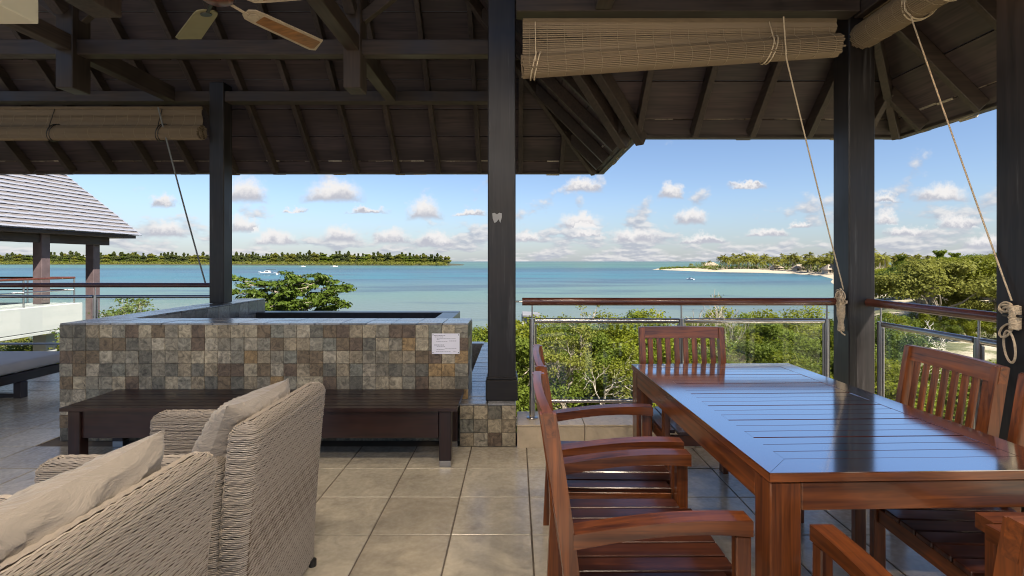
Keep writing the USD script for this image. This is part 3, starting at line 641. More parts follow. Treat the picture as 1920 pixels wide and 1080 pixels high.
# beams
put('main_beam', cbox(XL, -0.05, 5.88, 6.02, BZ, BZ + 0.12, 0.005), RW['x'], roof, world=True)
put('main_beam', cbox(-0.19, -0.03, 4.17, 5.878, BZ + 0.002, BZ + 0.20, 0.005), RW['y'], roof, world=True)
put('main_beam', cbox(0.006, 2.592, 3.80, 3.94, BZ + 0.02, BZ + 0.25, 0.005), RW['x'], roof, world=True)
put('main_beam', cbox(2.62, 2.78, YR, 3.92, BZ + 0.02, BZ + 0.25, 0.005), RW['y'], roof, world=True)
put('tie_beam', cbox(XL, -0.0, 4.545, 4.655, BZ + 0.0, BZ + 0.135, 0.005), RW['x'], roof, world=True)
for x in (-3.95, -1.39):
    put('tie_beam', cbox(x - 0.115, x, 1.2, 4.543, BZ + 0.015, BZ + 0.16, 0.005), RW['y'], roof, world=True)
    put('tie_beam', cbox(x - 0.115, x, 4.657, 5.878, BZ + 0.0, BZ + 0.165, 0.005), RW['y'], roof, world=True)
    put('pendant_post', cbox(x - 0.14, x + 0.012, 4.50, 4.70, 2.965, 3.95, 0.006), RW['z'], roof, world=True)
    for s in (-1, 1):
        put('strut', beam((x - 0.06 + s * 0.06, 4.6, BZ + 0.34), (x - 0.06 + s * 1.35, 4.6, BZ + 1.36), 0.07, 0.09), RW['x'], roof, world=True)
    put('strut', beam((x - 0.06, 4.48, BZ + 0.36), (x - 0.06, 3.2, BZ + 1.3), 0.09, 0.12), RW['y'], roof, world=True)
put('tie_beam', cbox(0.60, 0.72, 1.2, 3.79, BZ + 0.025, BZ + 0.17, 0.005), RW['y'], roof, world=True)  # unseen tie added to carry one of the fill downlights
put('pendant_post', cbox(-2.98, -2.78, 3.2, 3.58, 3.14, 4.3, 0.006), RW['z'], roof, world=True)
for kx in range(14):
    a = 0.62 - 0.552 * kx
    if a - 0.5 < -7: break
    if a < 0.1: put('blocking', cbox(a - 0.52, a - 0.032, 5.60, 5.64, 3.66, 3.80, 0.003), RW['x'], roof, world=True)
# main ridge beam and the beams behind the camera
put('tie_beam', cbox(XL, 2.6, 1.05, 1.195, BZ + 0.02, BZ + 0.20, 0.005), RW['x'], roof, world=True)

bx = thing('boxed_bulkhead', (-3.5, 2.4, 2.9), label='cream painted boxed bulkhead under the roof at the upper left', cat='bulkhead')
put('box', cbox(-4.1, -3.01, 1.0, 3.2, 2.918, 3.36, 0.006), CREAM, bx, world=True)

# ------------------------------------------------------------------ ceiling fan
FC = np.array([-1.95, 3.30, 3.13])
fan = thing('ceiling_fan', FC, label='five bladed ceiling fan with a dark red motor hanging under the roof', cat='ceiling fan')
put('motor', lathe([(0.0, -0.02), (0.07, -0.018), (0.098, 0.0), (0.105, 0.03), (0.10, 0.09), (0.07, 0.13), (0.03, 0.15), (0.0, 0.15)], 28), FANRED, fan, smooth=40)
put('rod', tube([(0, 0, 0.14), (0, 0, 3.2)], 0.014, 8), DARKSTEEL, fan, smooth=40)
for k in range(5):
    an = math.radians(62 + 72 * k); tilt = math.radians(-12)
    def shp(m): return rot(rot(m, tilt, 'x'), an)
    o = [(0.20, -0.035), (0.235, -0.068), (0.30, -0.075), (0.79, -0.088), (0.84, 0.055), (0.80, 0.082), (0.30, 0.070), (0.235, 0.062), (0.20, 0.030)]
    inn = [(0.31, -0.050), (0.785, -0.064), (0.812, 0.042), (0.79, 0.057), (0.31, 0.046)]
    olive = k in (1, 2)
    b = put('blade', shp(prism(o, -0.004, 0.004)), FANOLIVE if olive else FANEDGE, fan, label='olive painted fan blade' if olive else None)
    if not olive: put('wood_inlay', shp(prism(inn, -0.0065, -0.0045)), FANBROWN, b)
    put('blade_arm', shp(merge([beam((0.09, 0, 0.01), (0.22, 0, -0.008), 0.022, 0.008, 0.002), move(lathe([(0, -0.012), (0.036, -0.012), (0.038, -0.007), (0, -0.006)], 16), (0.262, 0, 0))])), FANEDGE if not olive else DARKSTEEL, fan)

# ------------------------------------------------------------------ railings
def railing(label, p0, p1, posts, woody, z_off=0.0, ext=(0.08, 0.06), group=None):
    """tubular railing from p0 to p1 standing at height z: wooden handrail on thin stems, steel frame, glass"""
    p0, p1 = np.array(p0, float), np.array(p1, float); L_ = np.linalg.norm(p1 - p0); d = (p1 - p0) / L_; zb = p0[2]
    r = thing('railing', (p0 + p1) / 2, label=label, cat='railing')
    put('handrail', tube([p0 - d * ext[0] + (0, 0, 1.10 - zb), p1 + d * ext[1] + (0, 0, 1.10 - zb)], 0.031, 16), woody, r, smooth=40, world=True)
    st = [p0 + d * s for s in posts]
    for i, q in enumerate(st):
        g = 0.028
        for s in ((0,) if 0 < i < len(st) - 1 else (0,)):
            put('post', merge([tube([q, q + (0, 0, 0.966 - zb)], 0.0235, 14), move(lathe([(0.024, 0), (0.045, 0.0), (0.045, 0.008), (0.024, 0.012)], 16), q)]), STEEL, r, smooth=40, world=True)
            put('stem', tube([q + (0, 0, 0.96 - zb), q + (0, 0, 1.075 - zb)], 0.0065, 8), STEEL, r, smooth=40, world=True)
    for a, b in zip(st[:-1], st[1:]):
        a2, b2 = a + d * 0.026, b - d * 0.026
        put('top_tube', tube([a2 + (0, 0, 0.948 - zb), b2 + (0, 0, 0.948 - zb)], 0.0205, 12), STEEL, r, smooth=40, world=True)
        put('bottom_tube', tube([a2 + (0, 0, 0.311 - zb), b2 + (0, 0, 0.311 - zb)], 0.016, 12), STEEL, r, smooth=40, world=True)
        n = np.array([-d[1], d[0], 0])
        lo, hi = a2 + (0, 0, 0.335 - zb), b2 + (0, 0, 0.922 - zb)
        put('glass_pane', beam((a2 + b2) / 2 * 0 + np.array([a2[0], a2[1], 0.628]) + d * 0.03, np.array([b2[0], b2[1], 0.628]) - d * 0.03, 0.008, 0.585, 0.001), GLASS, r, world=True)
        for q in (a2 + d * 0.004, b2 - d * 0.004):
            put('clamp_strip', tube([q + (0, 0, 0.345 - zb), q + (0, 0, 0.92 - zb)], 0.006, 8), STEEL, r, smooth=40, world=True)
    return r


r1 = railing('steel and glass railing with a round wooden handrail in front of the bushes', (0.135, 4.02, 0.176), (2.475, 4.02, 0.176), (0, 1.185, 2.34), RAILW)
put('end_cable', tube([(0.004, 4.03, 1.10), (0.06, 4.025, 1.10)], 0.007, 8), STEEL, r1, world=True)
r2 = railing('steel and glass railing running towards the viewer along the right side', (2.745, 3.80, 0.176), (2.755, 1.4, 0.176), (0, 0.80, 1.75, 2.4), RAILWY, ext=(0.13, 0.02))
r3 = railing('far left steel railing with a wooden handrail in front of the neighbouring pavilion', (-9.2, 6.80, 0.0), (-4.02, 6.80, 0.0), (0, 1.84, 3.56, 5.18), RAILW)

# ------------------------------------------------------------------ bench against the tub wall
bn = thing('slatted_bench', (-1.77, 3.74, 0), label='long dark slatted wooden bench standing against the slate tub wall', cat='bench')
BX0, BX1, BY0, BY1, BH = -3.13, -0.40, 3.47, 3.985, 0.412
for k in range(7):
    w = (BY1 - BY0) / 7
    put('seat_slat', pbox(BX0 + 0.0, BX1, BY0 + k * w + 0.004, BY0 + (k + 1) * w - 0.004, BH - 0.024, BH + 0.0005 * (k % 2)), MAHO['x'], bn, world=True)
put('apron', cbox(BX0 + 0.10, BX1 - 0.13, BY0 + 0.030, BY0 + 0.052, BH - 0.215, BH - 0.026, 0.003), MAHO['x'], bn, world=True)
put('apron', cbox(BX0 + 0.10, BX1 - 0.13, BY1 - 0.052, BY1 - 0.030, BH - 0.125, BH - 0.026, 0.003), MAHO['x'], bn, world=True)
for x in (BX0 + 0.05, BX1 - 0.125):
    for y in (BY0 + 0.012, BY1 - 0.12):
        lg = put('leg', cbox(x, x + 0.084, y, y + 0.075, 0.045, BH - 0.026, 0.004), MAHO['z'], bn, world=True)
        put('steel_foot', cbox(x + 0.002, x + 0.082, y + 0.002, y + 0.073, 0.001, 0.0445, 0.002), STEEL, lg, world=True)
    put('end_rail', cbox(x + 0.02, x + 0.06, BY0 + 0.09, BY1 - 0.122, BH - 0.12, BH - 0.026, 0.003), MAHO['y'], bn, world=True)

# ------------------------------------------------------------------ dining table
TBL = thing('dining_table', (1.262, 2.395, 0), 1.6, label='reddish slatted wooden dining table with thick square legs', cat='table')
HX, HY, TH = 0.503, 0.825, 0.770
fw = 0.105
for s in (-1, 1):
    q = [(s * HX, -HY), (s * HX, HY), (s * (HX - fw), HY - fw), (s * (HX - fw), -HY + fw)]
    put('top_border', slab([(a, b, TH - 0.003) for a, b in q], 0.003), TOP['y'], TBL); put('border_edge', slab([(a, b, TH - 0.029) for a, b in q], 0.0255), TEAK['y'], TBL)
    q = [(-HX + 0.001, s * HY), (HX - 0.001, s * HY), (HX - fw - 0.001, s * (HY - fw)), (-HX + fw + 0.001, s * (HY - fw))]
    put('top_border', slab([(a, b, TH - 0.0034) for a, b in q], 0.003), TOP['x'], TBL); put('border_edge', slab([(a, b, TH - 0.0294) for a, b in q], 0.0255), TEAK['x'], TBL)
ns = 21; sw = (2 * (HY - fw)) / ns
for k in range(ns):
    y0 = -HY + fw + k * sw
    put('top_slat', pbox(-HX + fw + 0.0015, HX - fw - 0.0015, y0 + 0.0028, y0 + sw - 0.0028, TH - 0.027, TH - 0.0005 - 0.0006 * (k % 3)), TOP['x'], TBL)
put('top_bearer', cbox(-0.06, 0.06, -HY + 0.06, HY - 0.06, TH - 0.06, TH - 0.0305, 0.002), TEAK['y'], TBL)
ins, lw = 0.006, 0.098
for sx in (-1, 1):
    for sy in (-1, 1):
        xa, ya = sx * (HX - ins), sy * (HY - ins)
        put('leg', cbox(xa, xa - sx * lw, ya, ya - sy * lw, 0.0, TH - 0.034, 0.004), TEAK['z'], TBL)
for s in (-1, 1):
    ya = s * (HY - ins - 0.002); put('apron', cbox(-HX + ins + lw + 0.001, HX - ins - lw - 0.001, ya, ya - s * 0.03, TH - 0.122, TH - 0.034, 0.003), TEAK['x'], TBL)
    xa = s * (HX - ins - 0.002); put('apron', cbox(xa, xa - s * 0.03, -HY + ins + lw + 0.001, HY - ins - lw - 0.001, TH - 0.122, TH - 0.034, 0.003), TEAK['y'], TBL)


# ------------------------------------------------------------------ dining armchairs (local: facing +x)
def dining_chair(loc, rotz, label):
    c = thing('dining_armchair', loc, rotz, label=label, cat='chair', group='wooden armchairs around the dining table')
    W = 0.288
    def rake(z): return -0.235 - 0.075 * max(0, (z - 0.44) / 0.53) ** 1.15 + 0.0 * z
    for s in (-1, 1):
        y0, y1 = s * W, s * (W - 0.036)
        put('front_leg', cbox(0.252, 0.298, y0, y1, 0, 0.598, 0.004), TEAK['z'], c)
        zs = [0.0, 0.2, 0.40, 0.5, 0.6, 0.7, 0.8, 0.9, 0.965]
        fr = [(rake(z) + 0.024 + (0.012 if z < 0.44 else 0) * 0, z) for z in zs]; bk = [(rake(z) - 0.024 - (0.02 * (0.44 - z) / 0.44 if z < 0.44 else 0), z) for z in zs]
        m = prism(fr + bk[::-1], min(y0, y1), max(y0, y1), 'y'); put('rear_post', m, TEAK['z'], c)
        # arm: gentle curve, drooping towards the back
        xs = np.linspace(rake(0.62) + 0.022, 0.302, 12); u = np.linspace(0, 1, 12)
        ztop = 0.608 + 0.037 * np.sin(u * PI * 0.62) / math.sin(PI * 0.62) ; th = 0.046
        top, bot = [(a, b) for a, b in zip(xs, ztop)], [(a, b - th + 0.006 * math.sin(q * PI)) for a, b, q in zip(xs, ztop, u)]
        put('arm', prism(top[::-1] + bot, min(s * (W + 0.004), s * (W - 0.062)), max(s * (W + 0.004), s * (W - 0.062)), 'y'), TEAK['x'], c)
        put('side_rail', cbox(-0.215, 0.252, s * (W - 0.004), s * (W - 0.030), 0.365, 0.425, 0.003), TEAK['x'], c)
    put('front_rail', cbox(0.262, 0.286, -W + 0.037, W - 0.037, 0.365, 0.425, 0.003), TEAK['y'], c)
    put('rear_rail', cbox(-0.245, -0.222, -W + 0.037, W - 0.037, 0.365, 0.425, 0.003), TEAK['y'], c)
    for k in range(7):
        w = (2 * W + 0.0) / 7; y0 = -W + k * w; e = 0.0
        xa = -0.212 if k in (0, 6) else -0.228
        xb = 0.250 if k in (0, 6) else 0.292
        ys = (y0 + (0.037 if k == 0 and False else 0.004), y0 + w - 0.004)
        put('seat_slat', cbox(xa, xb, ys[0], ys[1], 0.4262, 0.446, 0.003), SEAT_SHADED, c)
    # back: curved top rail, lower rail, slats
    def bar(zc, h, bow, t, name):
        n = 9; ys = np.linspace(-W + 0.0365, W - 0.0365, n) if name != 'top_rail' else np.linspace(-W - 0.002, W + 0.002, n)
        vs, fs = [], []
        for y in ys:
            o = -bow * (1 - (y / W) ** 2)
            for dz, dx in ((-h / 2, t / 2), (h / 2, t / 2), (h / 2, -t / 2), (-h / 2, -t / 2)):
                zz = zc + dz + (0.004 * (1 - (y / W) ** 2) if name == 'top_rail' and dz > 0 else 0)
                vs.append((rake(zz) + o + dx, y, zz))
        for i in range(n - 1):
            for k in range(4):
                a, b = i * 4 + k, i * 4 + (k + 1) % 4; fs += [[a, b, b + 4], [a, b + 4, a + 4]]
        fs += [[0, 2, 1], [0, 3, 2], [(n - 1) * 4, (n - 1) * 4 + 1, (n - 1) * 4 + 2], [(n - 1) * 4, (n - 1) * 4 + 2, (n - 1) * 4 + 3]]
        put(name, (np.array(vs), np.array(fs)), TEAK['y'], c)
    bar(0.932, 0.074, 0.013, 0.030, 'top_rail'); bar(0.535, 0.05, 0.010, 0.026, 'lower_rail')
    for k in range(8):
        y = (k - 3.5) * 0.0605; o = -0.012 * (1 - (y / W) ** 2)
        put('back_slat', beam((rake(0.556) + o + 0.001, y, 0.556), (rake(0.90) + o + 0.001, y, 0.900), 0.034, 0.014, 0.003, up=(1, 0, 0)), TEAK['z'], c)
    return c


ch0 = dining_chair((0.405, 1.795, 0), 0.5, 'nearest wooden armchair on the left side of the table')
copy(ch0, (0.425, 2.462, 0), -1.0, label='second wooden armchair on the left side, nearer the railing', cat='chair', group='wooden armchairs around the dining table')
copy(ch0, (1.135, 3.17, 0), -90.5, label='wooden armchair at the far end of the table, in front of the railing', cat='chair', group='wooden armchairs around the dining table')
copy(ch0, (1.80, 2.47, 0), 176, label='wooden armchair on the right side of the table beneath the corner post', cat='chair', group='wooden armchairs around the dining table')
copy(ch0, (1.735, 1.775, 0), 177, label='wooden armchair cut off by the right edge of the photo', cat='chair', group='wooden armchairs around the dining table')
copy(ch0, (1.16, 1.19, 0), 90, label='wooden armchair at the near end of the table, mostly below the frame', cat='chair', group='wooden armchairs around the dining table')


# ------------------------------------------------------------------ wicker armchairs (local: facing -x, rear face at x=0)
def strand_loops(loop, rows, pitch, amp=0.0014, rad=0.0030, sides=4):
    """loop(row) -> closed polyline (n x 3) with outward normals; strands wave in and out, alternate rows in antiphase"""
    vs, fs, n = [], [], 0
    for j, (P, Nn) in enumerate(rows):
        k = np.arange(len(P)); w = np.cos(PI / 2 * (k + j % 4) + 0.4) * amp * (1 + 0.5 * np.sin(k * 0.7 + j * 1.9))
        Q = P + Nn * w[:, None]; Q[:, 2] += 0.0007 * np.sin(k * 0.37 + j * 2.3) + 0.0004 * np.sin(k * 1.7 + j)
        v, f = tube(Q, rad * (1 + 0.16 * math.sin(j * 5.1)), sides, closed=True); vs.append(v); fs.append(f + n); n += len(v)
    return np.vstack(vs), np.vstack(fs)


def rrect(x0, x1, y0, y1, r, step):
    """rounded rectangle as evenly spaced points with normals (even count)"""
    r = min(r, (x1 - x0) / 2 - 1e-4, (y1 - y0) / 2 - 1e-4)
    ring = Polygon([(x0 + r, y0 + r), (x1 - r, y0 + r), (x1 - r, y1 - r), (x0 + r, y1 - r)]).buffer(r, quad_segs=6).exterior
    n = max(8, int(round(ring.length / step / 4)) * 4)
    p = np.array([ring.interpolate(i / n, normalized=True).coords[0] for i in range(n)])
    t = np.roll(p, -1, 0) - np.roll(p, 1, 0); t /= np.linalg.norm(t, axis=1, keepdims=True)
    nn = np.stack([t[:, 1], -t[:, 0]], 1)
    if np.sum((p - p.mean(0)) * nn) < 0: nn = -nn
    return p, nn


def weave(x0, x1, y0, y1, z0, z1, r, lean=lambda z: 0.0, pitch=0.0068, step=0.0100, topr=0.045):
    rows, nz = [], int(round((z1 - topr - z0) / pitch)); pitch = (z1 - topr - z0) / nz
    zz = [(z0 + k * pitch, 0.0) for k in range(nz)]
    na = 11
    for k in range(na + 1):
        a = k / na * PI / 2; zz.append((z1 - topr + topr * math.sin(a), topr * (1 - math.cos(a))))
    inset_max = min(x1 - x0, y1 - y0) / 2 - 0.004
    ins = topr
    while ins < inset_max - 0.006: ins += 0.0066; zz.append((z1, ins))
    for z, i in zz:
        i = min(i, inset_max)
        p, nn = rrect(x0 + i, x1 - i, y0 + i, y1 - i, max(r - i * 0.6, 0.01), step)
        o = lean(z)
        tilt = 1.0 if i == 0 else max(0.0, 1 - i / topr)
        N3 = np.column_stack([nn * tilt, np.full(len(nn), math.sqrt(max(0, 1 - tilt * tilt)))])
        rows.append((np.column_stack([p[:, 0] + o, p[:, 1], np.full(len(p), z)]), N3))
    return strand_loops(None, rows, pitch)


def core(x0, x1, y0, y1, z0, z1, lean=lambda z: 0.0, g=0.006, top=0.03):
    v, f = cbox(x0 + g, x1 - g, y0 + g, y1 - g, z0, z1 - g, top)
    v = v.copy(); v[:, 0] += np.array([lean(z) for z in v[:, 2]]); return v, f


def pillow(wid, hgt, thick, seed, n=46, sag=0.0):
    """plump cushion standing in the local xz plane (x along its width, z up, y its thickness)"""
    u = np.linspace(-1, 1, n); U, V = np.meshgrid(u, u, indexing='ij')
    e = (1 - np.abs(U) ** 3.2) * (1 - np.abs(V) ** 3.0); e = np.maximum(e, 0) ** 0.55
    pull = 1 - 0.10 * (np.abs(U) * np.abs(V)) ** 0.0 * (1 - np.abs(U) ** 2) * (np.abs(V) ** 4) ; pull2 = 1 - 0.07 * (1 - V ** 2) * np.abs(U) ** 4
    X, Z = U * wid / 2 * pull2, V * hgt / 2 * pull
    P = np.stack([U * 2.3 + 0.8 * V, V * 2.6 - 0.7 * U, np.zeros_like(U)], -1)
    wr = meshkit.fbm(P * 2.2 + seed * 7.7, 4, seed) - 0.5
    rid = 1 - np.abs(meshkit.noise(np.stack([U * 1.4 + V * 0.6, V * 4.5 - U * 2.0, np.full_like(U, seed)], -1) * 1.6, seed + 3) - 0.5) * 2
    amp = 0.034 * np.clip(wr, -1, 1) * 1.4 + 0.030 * (rid ** 7)
    vs, fs = [], []
    for s in (-1, 1):
        Y = s * (thick / 2 * e + amp * e * (1.0 if s < 0 else 0.8))
        Zs = Z - sag * np.abs(U) * (1 - V) * 0.5
        vs.append(np.stack([X, Y, Zs], -1).reshape(-1, 3))
    I, J = np.meshgrid(np.arange(n - 1), np.arange(n - 1), indexing='ij'); a = I * n + J
    q = np.stack([a, a + n, a + n + 1, a + 1], -1).reshape(-1, 4); t_ = np.vstack([q[:, [0, 1, 2]], q[:, [0, 2, 3]]])
    return np.vstack(vs), np.vstack([t_, t_[:, ::-1] + n * n])


def blean(z): return -0.055 + 0.060 * max(0, z / 0.85) ** 1.5


def wicker_chair(loc, rotz, label):
    c = thing('wicker_armchair', loc, rotz, label=label, cat='armchair', group='pale wicker armchairs in the lounge corner')
    HW = 0.335
    put('back_weave', weave(-0.105, 0.0, -HW, HW, 0.025, 0.852, 0.035, blean), WICKER, c, kind='stuff')
    put('back_core', core(-0.105, 0.0, -HW, HW, 0.025, 0.848, blean), WICKERCORE, c)
    for s in (-1, 1):
        y0, y1 = sorted((s * HW, s * (HW - 0.115)))
        put('arm_weave', weave(-0.775, -0.125, y0, y1, 0.025, 0.722, 0.035), WICKER, c, kind='stuff')
        put('arm_core', core(-0.775, -0.125, y0, y1, 0.025, 0.718), WICKERCORE, c)
    put('seat_weave', weave(-0.755, -0.13, -HW + 0.118, HW - 0.118, 0.055, 0.34, 0.02), WICKER, c, kind='stuff')
    put('seat_core', core(-0.755, -0.13, -HW + 0.118, HW - 0.118, 0.05, 0.336), WICKERCORE, c)
    put('seat_cushion', cbox(-0.775, -0.13, -HW + 0.125, HW - 0.125, 0.345, 0.47, 0.04), FABRIC, c, smooth=60)
    for x in (-0.76, -0.05):
        for y in (-HW + 0.05, HW - 0.05): put('foot', tube([(x, y, 0.0), (x, y, 0.03)], 0.018, 10), DARKSTEEL, c)
    return c


WX = -0.895
w0 = wicker_chair((WX, 2.075, 0), 0.0, 'farther pale wicker armchair with one upright cushion')
copy(w0, (WX - 0.0, 1.205, 0), 0.0, label='nearest pale wicker armchair at the lower left edge', cat='armchair', group='pale wicker armchairs in the lounge corner')


def place_pillow(loc, m, label, yaw, lean_, roll):
    v, f = m
    v, f = rot((v, f), roll, 'y'); v, f = rot((v, f), lean_, 'x'); v, f = rot((v, f), yaw, 'z')
    path = put('cushion', (v, f), FABRIC, smooth=70, label=label, cat='cushion')
    x = UsdGeom.Xformable(stage.GetPrimAtPath(path)); x.AddTranslateOp().Set(Gf.Vec3d(*map(float, loc)))


place_pillow((-1.115, 2.05, 0.675), pillow(0.54, 0.47, 0.19, 3), 'taupe cushion standing against the back of the farther wicker armchair', PI / 2 + 0.02, 0.36, 0.05)
place_pillow((-1.105, 1.17, 0.705), pillow(0.66, 0.46, 0.19, 5), 'long taupe cushion leaning in the nearest wicker armchair', PI / 2 - 0.0, 0.30, 0.0)

# ------------------------------------------------------------------ sun lounger at the left
lo = thing('sun_lounger', (-5.5, 4.9, 0), label='dark wooden lounger with a pale grey mattress beyond the tub on the left', cat='lounger')
put('mattress', cbox(-5.95, -5.13, 3.9, 5.86, 0.27, 0.385, 0.035), MATTRESS, lo, world=True, smooth=60)
for x in (-5.94, -5.16): put('side_rail', cbox(x - 0.025, x + 0.025, 3.85, 5.87, 0.17, 0.262, 0.004), MAHO['y'], lo, world=True)
for k in range(8): put('slat', cbox(-5.915, -5.185, 3.95 + k * 0.24, 4.05 + k * 0.24, 0.235, 0.262, 0.004), MAHO['x'], lo, world=True)
for y in (4.1, 5.28):
    for x in (-5.94, -5.16): put('leg', cbox(x - 0.04, x + 0.04, y - 0.04, y + 0.04, 0, 0.169, 0.004), MAHO['z'], lo, world=True)
    put('runner', cbox(-5.899, -5.201, y - 0.03, y + 0.03, 0.005, 0.045, 0.004), MAHO['x'], lo, world=True)


# ------------------------------------------------------------------ bamboo blinds
def blind(label, p0, p1, ztop0, ztop1, c0, c1, r, straps, nflat=26):
    """p0,p1: plan points of the two ends; ztop: heights of the hanging edge; c0,c1: heights of the roll's axis"""
    A0, A1 = np.array([*p0, ztop0], float), np.array([*p1, ztop1], float)
    C0, C1 = np.array([*p0, c0], float), np.array([*p1, c1], float)
    L_ = np.linalg.norm(A1 - A0); d = (A1 - A0) / L_
    n = np.array([d[1], -d[0], 0]); n /= np.linalg.norm(n)                     # towards the inside
    b = thing('bamboo_blind', (A0 + A1) / 2, label=label, cat='blind', group='rolled bamboo blinds under the eaves')
    put('head_rail', beam(A0 + (0, 0, 0.012), A1 + (0, 0, 0.012), 0.03, 0.03), REEDCORE, b, world=True)
    rs = np.random.default_rng(int(abs(p0[0]) * 100)); sl = []
    for k in range(nflat):
        u = (k + 0.5) / nflat; q0, q1 = A0 * (1 - u) + C0 * u, A1 * (1 - u) + C1 * u
        wob = rs.uniform(-0.004, 0.004, 2) + 0.014 * math.sin(u * 9)
        hgt = 0.9 * (np.linalg.norm(A0 - C0) + np.linalg.norm(A1 - C1)) / 2 / nflat
        sl.append(beam(q0 + n * wob[0], q1 + n * wob[1], 0.005, hgt, 0.001))
    put('hanging_reeds', merge(sl), REED, b, world=True, kind='stuff')
    dd, rr, uu = frame(C1 - C0); rl = []; m = int(2 * PI * r / 0.0115)
    for k in range(m):
        a = k / m * 2 * PI; rad = r + rs.uniform(-0.004, 0.003) + 0.01 * math.cos(2 * a + 0.7)
        e0, e1 = rs.uniform(-0.012, 0.012, 2)
        rl.append(tube([C0 + dd * e0 + rad * (math.cos(a) * rr + math.sin(a) * uu) , C1 + dd * e1 + rad * (math.cos(a) * rr + math.sin(a) * uu)], 0.0062, 4))
    for q in (C0, C1):                                                          # the coil seen at the ends
        sp = [q + dd * (0.004 if q is C1 else -0.004) + (r * (1 - t / 70)) * (math.cos(t * 0.42) * rr + math.sin(t * 0.42) * uu) for t in range(62)]
        rl.append(tube(sp, 0.0045, 4))
    put('rolled_reeds', merge(rl), REED, b, world=True, kind='stuff')
    put('roll_core', tube([C0 + dd * 0.006, C1 - dd * 0.006], r - 0.009, 20), REEDCORE, b, world=True)
    th = []
    for k in range(int(L_ / 0.13) + 1):
        s = min(0.05 + k * 0.13, L_ - 0.02) / L_; q = C0 * (1 - s) + C1 * s; a_ = A0 * (1 - s) + A1 * s
        th.append(tube([a_ + n * 0.006, q * 0.5 + a_ * 0.5 + n * 0.018, q + n * (r + 0.003)], 0.0016, 4))
        ring = [q + (r + 0.006 + 0.01 * math.cos(2 * t + 0.7)) * (math.cos(t) * rr + math.sin(t) * uu) for t in np.linspace(0, 2 * PI, 17)[:-1]]
        th.append(tube(ring, 0.0016, 4, closed=True))
    put('binding_thread', merge(th), THREAD, b, world=True, kind='stuff')
    for s in straps:
        q = C0 * (1 - s) + C1 * s; a_ = A0 * (1 - s) + A1 * s
        for o in (-0.012, 0.016):
            ring = [q + dd * (o + 0.03 * math.sin(t)) + (r + 0.011) * (math.cos(t) * rr + math.sin(t) * uu) + np.array([0, 0, 0.0]) for t in np.linspace(0, 2 * PI, 25)[:-1]]
            put('strap', tube(ring, 0.005, 6, closed=True), DARKSTEEL if p0[0] < -2 else ROPE, b, world=True, smooth=40)
        put('strap', tube([a_ + n * 0.01, q + n * (r + 0.013)], 0.004, 6), DARKSTEEL if p0[0] < -2 else ROPE, b, world=True)
    return b


blind('rolled bamboo blind hanging at the far left beam', (-6.95, 5.80), (-3.585, 5.80), 3.165, 3.165, 2.885, 2.895, 0.085, (0.50, 0.865), 22)
blind('rolled bamboo blind hanging crookedly between the middle post and the corner post', (0.055, 3.74), (2.37, 3.74), 3.185, 3.185, 2.855, 3.015, 0.085, (0.04, 0.785), 22)
blind('rolled bamboo blind along the right side at the top right', (2.70, 3.91), (2.70, 1.2), 3.29, 3.29, 3.165, 3.12, 0.105, (0.20, 0.30, 0.7), 18)


# ------------------------------------------------------------------ cords
def catenary(p, q, sag, n=24):
    p, q = np.array(p, float), np.array(q, float); t = np.linspace(0, 1, n)[:, None]
    return p * (1 - t) + q * t - np.array([0, 0, 1]) * (4 * sag * t * (1 - t))


cd0 = thing('blind_cord', (-3.8, 5.8, 2), label='thin blind cord running down to the left post', cat='cord')
put('cord', tube(catenary((-4.035, 5.72, 3.16), (-3.575, 5.84, 1.17), 0.03), 0.0085, 6), plain('grey_cord', (0.16, 0.17, 0.17), 0.8), cd0, world=True, smooth=40)

cd1 = thing('blind_cord', (2.3, 3.9, 2), label='jute blind cord from the crooked blind, knotted on the corner post', cat='cord')
put('cord', tube(np.vstack([[(1.93, 3.64, 3.18)], [(1.945, 3.632, 2.90)], catenary((1.95, 3.64, 2.88), (2.578, 3.975, 1.20), 0.02)]), 0.0050, 6), ROPE, cd1, world=True, smooth=40)
put('cleat', merge([beam((2.592, 3.985, 1.105), (2.565, 3.985, 1.105), 0.03, 0.05), beam((2.563, 3.92, 1.108), (2.563, 4.04, 1.100), 0.014, 0.016)]), DARKSTEEL, cd1, world=True)
hank = []
rk = np.random.default_rng(5)
for k in range(7):                                    # wrapped hank of rope below the cleat
    c_ = np.array([2.560, 3.985, 1.20 - 0.0 * k])
    a = np.linspace(0, 2 * PI, 21)[:-1]; w, h = 0.028 + 0.006 * rk.uniform(-1, 1), 0.055 + 0.02 * rk.uniform(-1, 1)
    hank.append(tube(np.stack([2.556 - 0.018 * rk.uniform(0, 1) + 0.012 * np.sin(a * 2 + k), 3.972 + 0.01 * rk.uniform(-1, 1) + w * np.cos(a), 1.135 + 0.02 * rk.uniform(-1, 1) + h * np.sin(a)], 1), 0.0062, 6, closed=True))
tt = np.linspace(0, 1, 150)
for ph in (0, 2.1, 4.2):
    hank.append(tube(np.stack([2.556 + (0.024 - 0.006 * np.cos(tt * 9)) * np.cos(tt * 44 + ph) * (1 - 0.35 * tt), 3.972 + 0.028 * (1 - 0.3 * tt + 0.18 * np.sin(tt * 16)) * np.sin(tt * 44 + ph), 1.11 - 0.235 * tt], 1), 0.0062, 6))
hank.append(tube(np.stack([2.556 + 0.01 * np.sin(tt * 7), 3.95 + 0.02 * np.sin(tt * 5), 0.90 - 0.055 * tt], 1)[::6], 0.006, 6))
hank.append(tube([(2.55, 3.96, 1.10), (2.548, 3.925, 1.095), (2.552, 3.895, 1.10), (2.556, 3.90, 1.112), (2.555, 3.95, 1.115)], 0.0062, 6))
put('rope_hank', merge(hank), ROPE, cd1, world=True, smooth=40)

